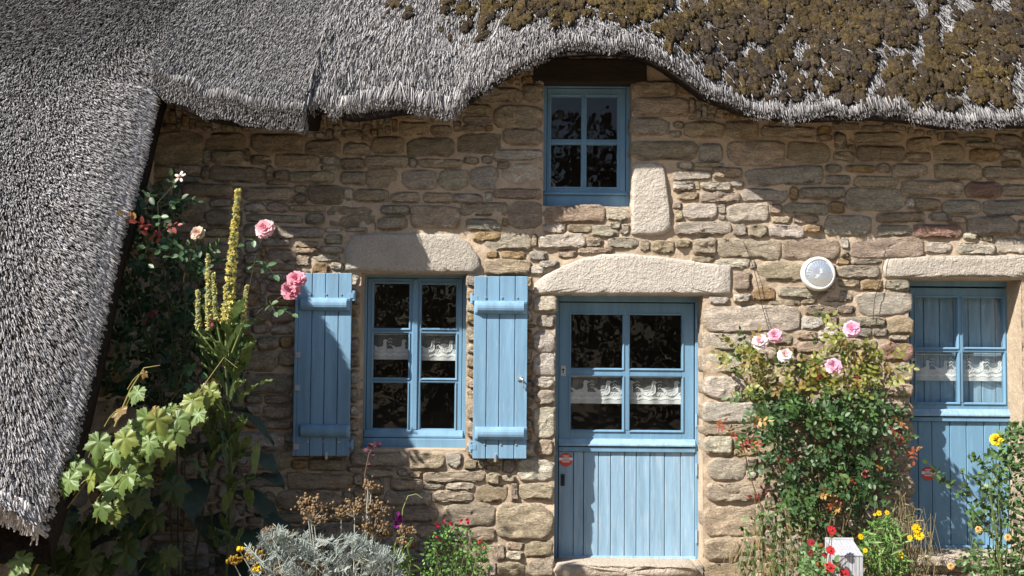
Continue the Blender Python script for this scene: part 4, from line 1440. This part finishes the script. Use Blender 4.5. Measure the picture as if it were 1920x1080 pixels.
# --- silver ragwort
base = P(610, 1080, 2.4)
base.z = 0
rag = root('silver_ragwort', base, 'silver leaved ragwort with dried brown flower heads below window', 'plant')
lf, st = Acc(), Acc()
reg = [(470, 1085), (480, 1020), (520, 1000), (600, 1015), (660, 1005), (740, 1040), (740, 1090)]
for x, y in sample_poly(reg, 330, .12, 3):
    p = P(x, y, R.uniform(2.2, 2.65))
    d = Vector((R.gauss(0, .6), R.gauss(-.3, .5), R.uniform(.2, 1))).normalized()
    L = R.uniform(.028, .065)
    sd2 = d.orthogonal().normalized()
    col = np.array((.31, .355, .325)) * R.uniform(.6, 1.2)
    pos, dx = [], []
    for k in range(6):
        for s in (-1, 1):
            pos.append(p + d * L * (.2 + .14 * k))
            dx.append(d * .8 + sd2 * s)
    pos.append(p + d * L)
    dx.append(d)
    lf.scatter(NARROW, LEAF_F, pos, dx, np.tile((0, -1, .4), (13, 1)) + rng.normal(0, .6, (13, 3)), L * .45, col)
    st.tube([p - d * L * .8, p + d * L], .0025, .0015, col, 4)
HEADS = [(583, 958, 27, 0), (575, 940, 16, 0), (590, 975, 20, 0), (665, 955, 26, 0), (690, 950, 28, 0), (712, 960, 22, 0), (640, 965, 16, 0), (696, 915, 14, 0), (690, 908, 9, 0), (700, 990, 24, 0), (715, 1000, 18, 0), (759, 995, 15, 0), (755, 1015, 12, 0),
         (506, 995, 12, 0), (515, 1010, 12, 0), (541, 1006, 14, 0), (537, 1070, 22, 0), (583, 1068, 20, 0), (605, 1020, 14, 0), (474, 1043, 17, 1), (441, 1052, 14, 1), (482, 1066, 10, 2), (450, 1030, 6, 2), (697, 998, 9, 2), (672, 1048, 8, 2), (690, 1056, 12, 1)]
hd = Acc()
for x, y, r, kd in HEADS:
    c = P(x, y, R.uniform(2.3, 2.5))
    rm = r / F * (DIST - 2.4)
    a_ = base + Vector(((c.x - base.x) * .45 + R.uniform(-.05, .05), R.uniform(-.1, .1), .12))
    st.tube(arc(a_, c - Vector((0, 0, rm * .6)), (R.uniform(-.03, .03), 0, 0), 6), .0042, .0025, np.array((.40, .42, .38)), 5)
    for k in range(int(14 + r * 3.2)):
        o_ = Vector((R.gauss(0, .5), R.gauss(0, .5), abs(R.gauss(0, .42)) - .2))
        q = c + o_ * rm
        col = {0: np.array((.23, .155, .085)) * R.uniform(.55, 1.5), 1: np.array((.36, .22, .03)) * R.uniform(.7, 1.4), 2: np.array((.70, .48, .02))}[kd]
        hd.add(np.array(q) + iv * R.uniform(.0045, .0085) * np.array([1, 1, R.uniform(.8, 1.5)]), it, col)
        if R.random() < .3:
            st.tube([c - Vector((0, 0, rm * .6)), q], .0014, .001, (.36, .33, .26), 3)
lf.build('foliage', M['leaf'], rag, kind='stuff')
st.build('stem', M['stem'], rag)
hd.build('flower_heads', M['petal'], rag, kind='stuff')


# --- generic leafy clump
def clump(name, origin_px, fw, label, cat, regions, leaf, size, cols, n, stems=14, stem_col=(.12, .14, .05), dry=0, gap=.1, fwr=.25):
    b = P(origin_px, 1080, fw)
    b.z = 0
    r_ = root(name, b, label, cat)
    lf, st = Acc(), Acc()
    pts = sample_poly(regions, n, gap, len(label))
    pos = [P(x, y, fw + R.uniform(-fwr, fwr)) for x, y in pts]
    dx = rnd_dirs(n, .25) + np.array([0, -.3, 0])
    nz_ = rnd_dirs(n, .5) + np.array([-.2, -.7, .3])
    cc = np.array([np.array(R.choice(cols)) * R.uniform(.7, 1.3) for _ in pts])
    lf.scatter(leaf, LEAF_F, pos, dx, nz_, np.array([R.uniform(.7, 1.2) * size for _ in pts]), cc)
    for p in R.sample(pos, stems):
        st.tube(arc((b.x + (p.x - b.x) * .5, p.y, 0), p, (R.uniform(-.03, .03), 0, 0), 6), .0035, .0018, np.array(stem_col), 4)
    for k in range(dry):
        x, y = R.choice(pts)
        p = P(x + R.uniform(-25, 25), y - R.uniform(0, 25), fw + R.uniform(-fwr, fwr))
        st.tube(arc((p.x + R.uniform(-.08, .08), p.y, max(0, p.z - R.uniform(.2, .45))), p, (R.uniform(-.04, .04), R.uniform(-.03, .03), 0), 6), .0018, .001, np.array((.30, .24, .13)) * R.uniform(.6, 1.2), 3)
    lf.build('foliage', M['leaf'], r_, kind='stuff')
    st.build('stem', M['stem'], r_)
    return r_, b


sal, b = clump('red_salvia', 850, .75, 'small green bush dotted with red flowers left of the door', 'bush', [(785, 1085), (800, 1010), (840, 985), (880, 990), (915, 1020), (918, 1085)], LEAF_V, .026,
               [(.09, .20, .04), (.13, .26, .05), (.06, .14, .03)], 950, 30)
for x, y in ((820, 984), (845, 984), (850, 992), (862, 977), (877, 977), (816, 1003), (825, 1016), (773, 1022), (901, 1014), (905, 1020), (832, 978)):
    ac = Acc()
    ac.scatter(LEAF_V * np.array([1, 1.5, 1]), LEAF_F, [P(x, y, .8)] * 5, rnd_dirs(5, 0) + np.array([0, -.5, 0]), rnd_dirs(5), .024, (.55, .03, .08))
    ac.build('bloom', M['petal'], sal)
snap, b = clump('snapdragon', 750, 2.2, 'slender green plant with purple bloom right of the ragwort', 'plant', [(728, 1085), (735, 1010), (752, 985), (770, 1030), (775, 1085)], NARROW, .07, [(.10, .19, .04), (.14, .24, .05)], 60, 8)
ac = Acc()
ac.tube([P(758, 1080, 2.2), P(752, 1000, 2.2), P(755, 955, 2.2), P(765, 930, 2.2), P(780, 926, 2.2), P(792, 934, 2.2)], .003, .0015, (.25, .26, .10), 5)
ac.build('arching_stem', M['stem'], snap)
ac = Acc()
for x, y in ((746, 967), (741, 977), (748, 974), (743, 983)):
    ac.scatter(LEAF_V * np.array([1, 2, 1]), LEAF_F, [P(x, y, 2.2)] * 4, rnd_dirs(4, 0) + np.array([0, -.6, 0]), rnd_dirs(4), .026, (.22, .02, .20))
ac.build('bloom', M['petal'], snap)
b = P(690, 1080, 2.3)
b.z = 0
dk = root('dark_stemmed_plant', b, 'thin stalk with dark purple seed pods in front of window sill', 'plant')
ac = Acc()
ac.tube([b, P(686, 950, 2.3), P(684, 890, 2.3), P(692, 850, 2.3), P(704, 835, 2.3)], .003, .0015, (.16, .10, .08), 5)
for x, y in ((693, 838), (700, 835), (707, 834), (697, 854), (695, 870), (690, 843)):
    ac.scatter(LEAF_V * np.array([1, 1.6, 1]), LEAF_F, [P(x, y, 2.3)] * 3, rnd_dirs(3, 0), rnd_dirs(3), .024, (.10, .035, .05))
ac.build('stalk', M['stem'], dk)

weed, b = clump('weeds', 1440, .45, 'rough weeds and dry stalks at the foot of climbing rose', 'weeds', [(1385, 1085), (1390, 980), (1420, 950), (1480, 930), (1540, 990), (1545, 1085)], LEAF_V, .042,
                [(.08, .15, .04), (.05, .10, .03), (.12, .18, .06)], 420, 24, dry=120)
cor, b = clump('coreopsis', 1660, .6, 'yellow flowered plant with narrow green leaves beside white box', 'plant', [(1603, 1085), (1610, 1010), (1635, 975), (1660, 965), (1690, 1000), (1705, 1085)], NARROW, .075,
               [(.11, .22, .05), (.15, .26, .07), (.08, .16, .04)], 480, 22)
for x, y, r in ((1614, 1006, .022), (1622, 1032, .018), (1663, 961, .018), (1648, 962, .020), (1718, 991, .036), (1723, 1004, .036), (1688, 1041, .026), (1706, 1008, .02), (1640, 965, .012)):
    daisy(cor, P(x, y, .75), r, (.75, .50, .01), (.6, .36, .01), (R.uniform(-.4, .1), -1, R.uniform(.2, .8)), 11)
dry, b = clump('dry_stalks', 1700, .4, 'clump of dry brown stalks left of the right door', 'plant', [(1640, 1085), (1650, 950), (1690, 930), (1735, 970), (1745, 1040), (1730, 1085)], NARROW, .05, [(.20, .17, .08), (.12, .14, .05)], 160, 20, (.26, .21, .12), dry=150)
gai, b = clump('gaillardia', 1530, .95, 'red gaillardia flowers in front of the white box', 'plant', [(1490, 1088), (1500, 1030), (1530, 1015), (1560, 1045), (1590, 1088)], LEAF_V, .045, [(.10, .19, .07), (.14, .24, .09)], 190, 16)
for x, y, r, t in ((1559, 994, .034, 0), (1521, 1017, .026, 0), (1557, 1032, .034, 0), (1555, 1064, .040, 1), (1583, 1075, .034, 0), (1518, 1035, .024, 0), (1546, 1040, .018, 0), (1540, 1023, .016, 2), (1535, 1058, .016, 2), (1572, 1058, .016, 2), (1560, 1004, .015, 2)):
    p = P(x, y, 1.08)
    if t == 2:
        ac = Acc()
        ac.add(np.array(p) + i1v * r, i1f, (.22, .09, .03))
        ac.build('seed_head', M['petal'], gai)
    else:
        daisy(gai, p, r, (.50, .025, .035) if r > .026 else (.30, .02, .04), (.25, .05, .03), (R.uniform(-.3, .3), -1, R.uniform(.3, .9)), 13, tip=(.62, .10, .08) if t else None)
    st = Acc()
    st.tube(arc((b.x + (p.x - b.x) * .4, b.y, .0), p, (R.uniform(-.02, .02), .02, 0), 5), .003, .002, (.12, .17, .06), 4)
    st.build('stem', M['stem'], gai)
hyp, b = clump('hypericum_bush', 1870, .62, 'green bush with a yellow bloom in front of right door', 'bush', [(1850, 840), (1885, 800), (1960, 780), (1980, 1090), (1820, 1090), (1790, 1050), (1830, 1010), (1810, 960), (1845, 930), (1830, 890)], LEAF_V * np.array([1, 1.2, 1]), .042,
               [(.055, .105, .035), (.08, .15, .05), (.11, .19, .06)], 1500, 40, gap=.18)
lf, st = Acc(), Acc()
for pts in ([(1860, 960), (1810, 915), (1775, 905), (1740, 868)], [(1860, 1000), (1800, 925), (1755, 895)], [(1880, 900), (1840, 870), (1815, 850)], [(1890, 880), (1895, 830), (1900, 790)], [(1880, 960), (1830, 900), (1800, 885)]):
    pp = [P(x, y, .72) for x, y in pts]
    st.tube(pp, .004, .0018, (.12, .10, .05), 5)
    for k in range(26):
        s = R.random() * (len(pp) - 1)
        i0 = min(int(s), len(pp) - 2)
        q = pp[i0].lerp(pp[i0 + 1], s - i0)
        lf.scatter(LEAF_V * np.array([1, 1.2, 1]), LEAF_F, [q], rnd_dirs(1, .1) + np.array([0, -.3, 0]), rnd_dirs(1, .5) + np.array([0, -.5, .3]), .042, np.array((.06, .115, .035)) * R.uniform(.7, 1.4))
lf.build('twig_leaves', M['leaf'], hyp, kind='stuff')
st.build('twig', M['stem'], hyp)
rose_flower(hyp, P(1868, 825, .78), .038, (.75, .58, .03), (-.3, -1, .5), 'bloom')
for x, y in ((1835, 993), (1890, 1008), (1783, 1062)):
    rose_flower(hyp, P(x, y, .85), .020, (.62, .42, .16), (-.2, -1, .4), 'bud')

# --- slatted box
a, c = P(1549, 1012, .8), P(1600, 1012, .8)
z1 = a.z
x0, x1 = a.x, c.x
bx = root('slatted_box', ((x0 + x1) / 2, -.8, 0), 'small white slatted box with sloping lid among flowers', 'box')
zf = P(1575, 1042, .98).z
g = G().box(x0 - .004, x1 + .004, -.80, -.785, 0, z1 + .012)
g.build('back_board', M['box'], bx, bevel=.003)
G().box(x0, x0 + .012, -.97, -.801, 0, zf - .012).build('side_board', M['box'], bx)
G().box(x1 - .012, x1, -.97, -.801, 0, zf - .012).build('side_board', M['box'], bx)
ns = 8
for k in range(ns):
    xa, xb = x0 + (x1 - x0) * k / ns + .0012, x0 + (x1 - x0) * (k + 1) / ns - .0012
    G().box(xa, xb, -.982, -.971, 0, zf - .004).build('slat', M['box'], bx, bevel=.0015)
    G().add([(xa, -.985, zf - .003), (xb, -.985, zf - .003), (xb, -.802, z1 - .012), (xa, -.802, z1 - .012), (xa, -.985, zf + .006), (xb, -.985, zf + .006), (xb, -.802, z1 - .002), (xa, -.802, z1 - .002)],
            [(0, 3, 2, 1), (4, 5, 6, 7), (0, 1, 5, 4), (1, 2, 6, 5), (2, 3, 7, 6), (3, 0, 4, 7)]).build('lid_slat', M['box'], bx, bevel=.0015)

# --- unseen foliage screen added behind the camera to darken the pane reflections
hg = Acc()
n = 9000
pos = np.stack([rng.uniform(-16, 16, n), rng.uniform(-17.5, -16, n), rng.uniform(0, 1, n) ** .9 * 6.0], -1)
pos[:, 2] *= .75 + .35 * vnoise(pos[:, 0] * .5, pos[:, 0] * 0, 3)
hg.scatter(LEAF_V * np.array([1, 1.3, 1]), LEAF_F, pos, rnd_dirs(n), rnd_dirs(n) + np.array([0, .8, .2]), rng.uniform(.25, .5, n), np.array([.012, .019, .008]) * rng.uniform(.5, 1.4, (n, 1)))
o = hg.build('added_hedge', M['leaf'], kind='stuff')
setp(o, 'unseen foliage screen added behind the camera for dark pane reflections', 'added_hedge')
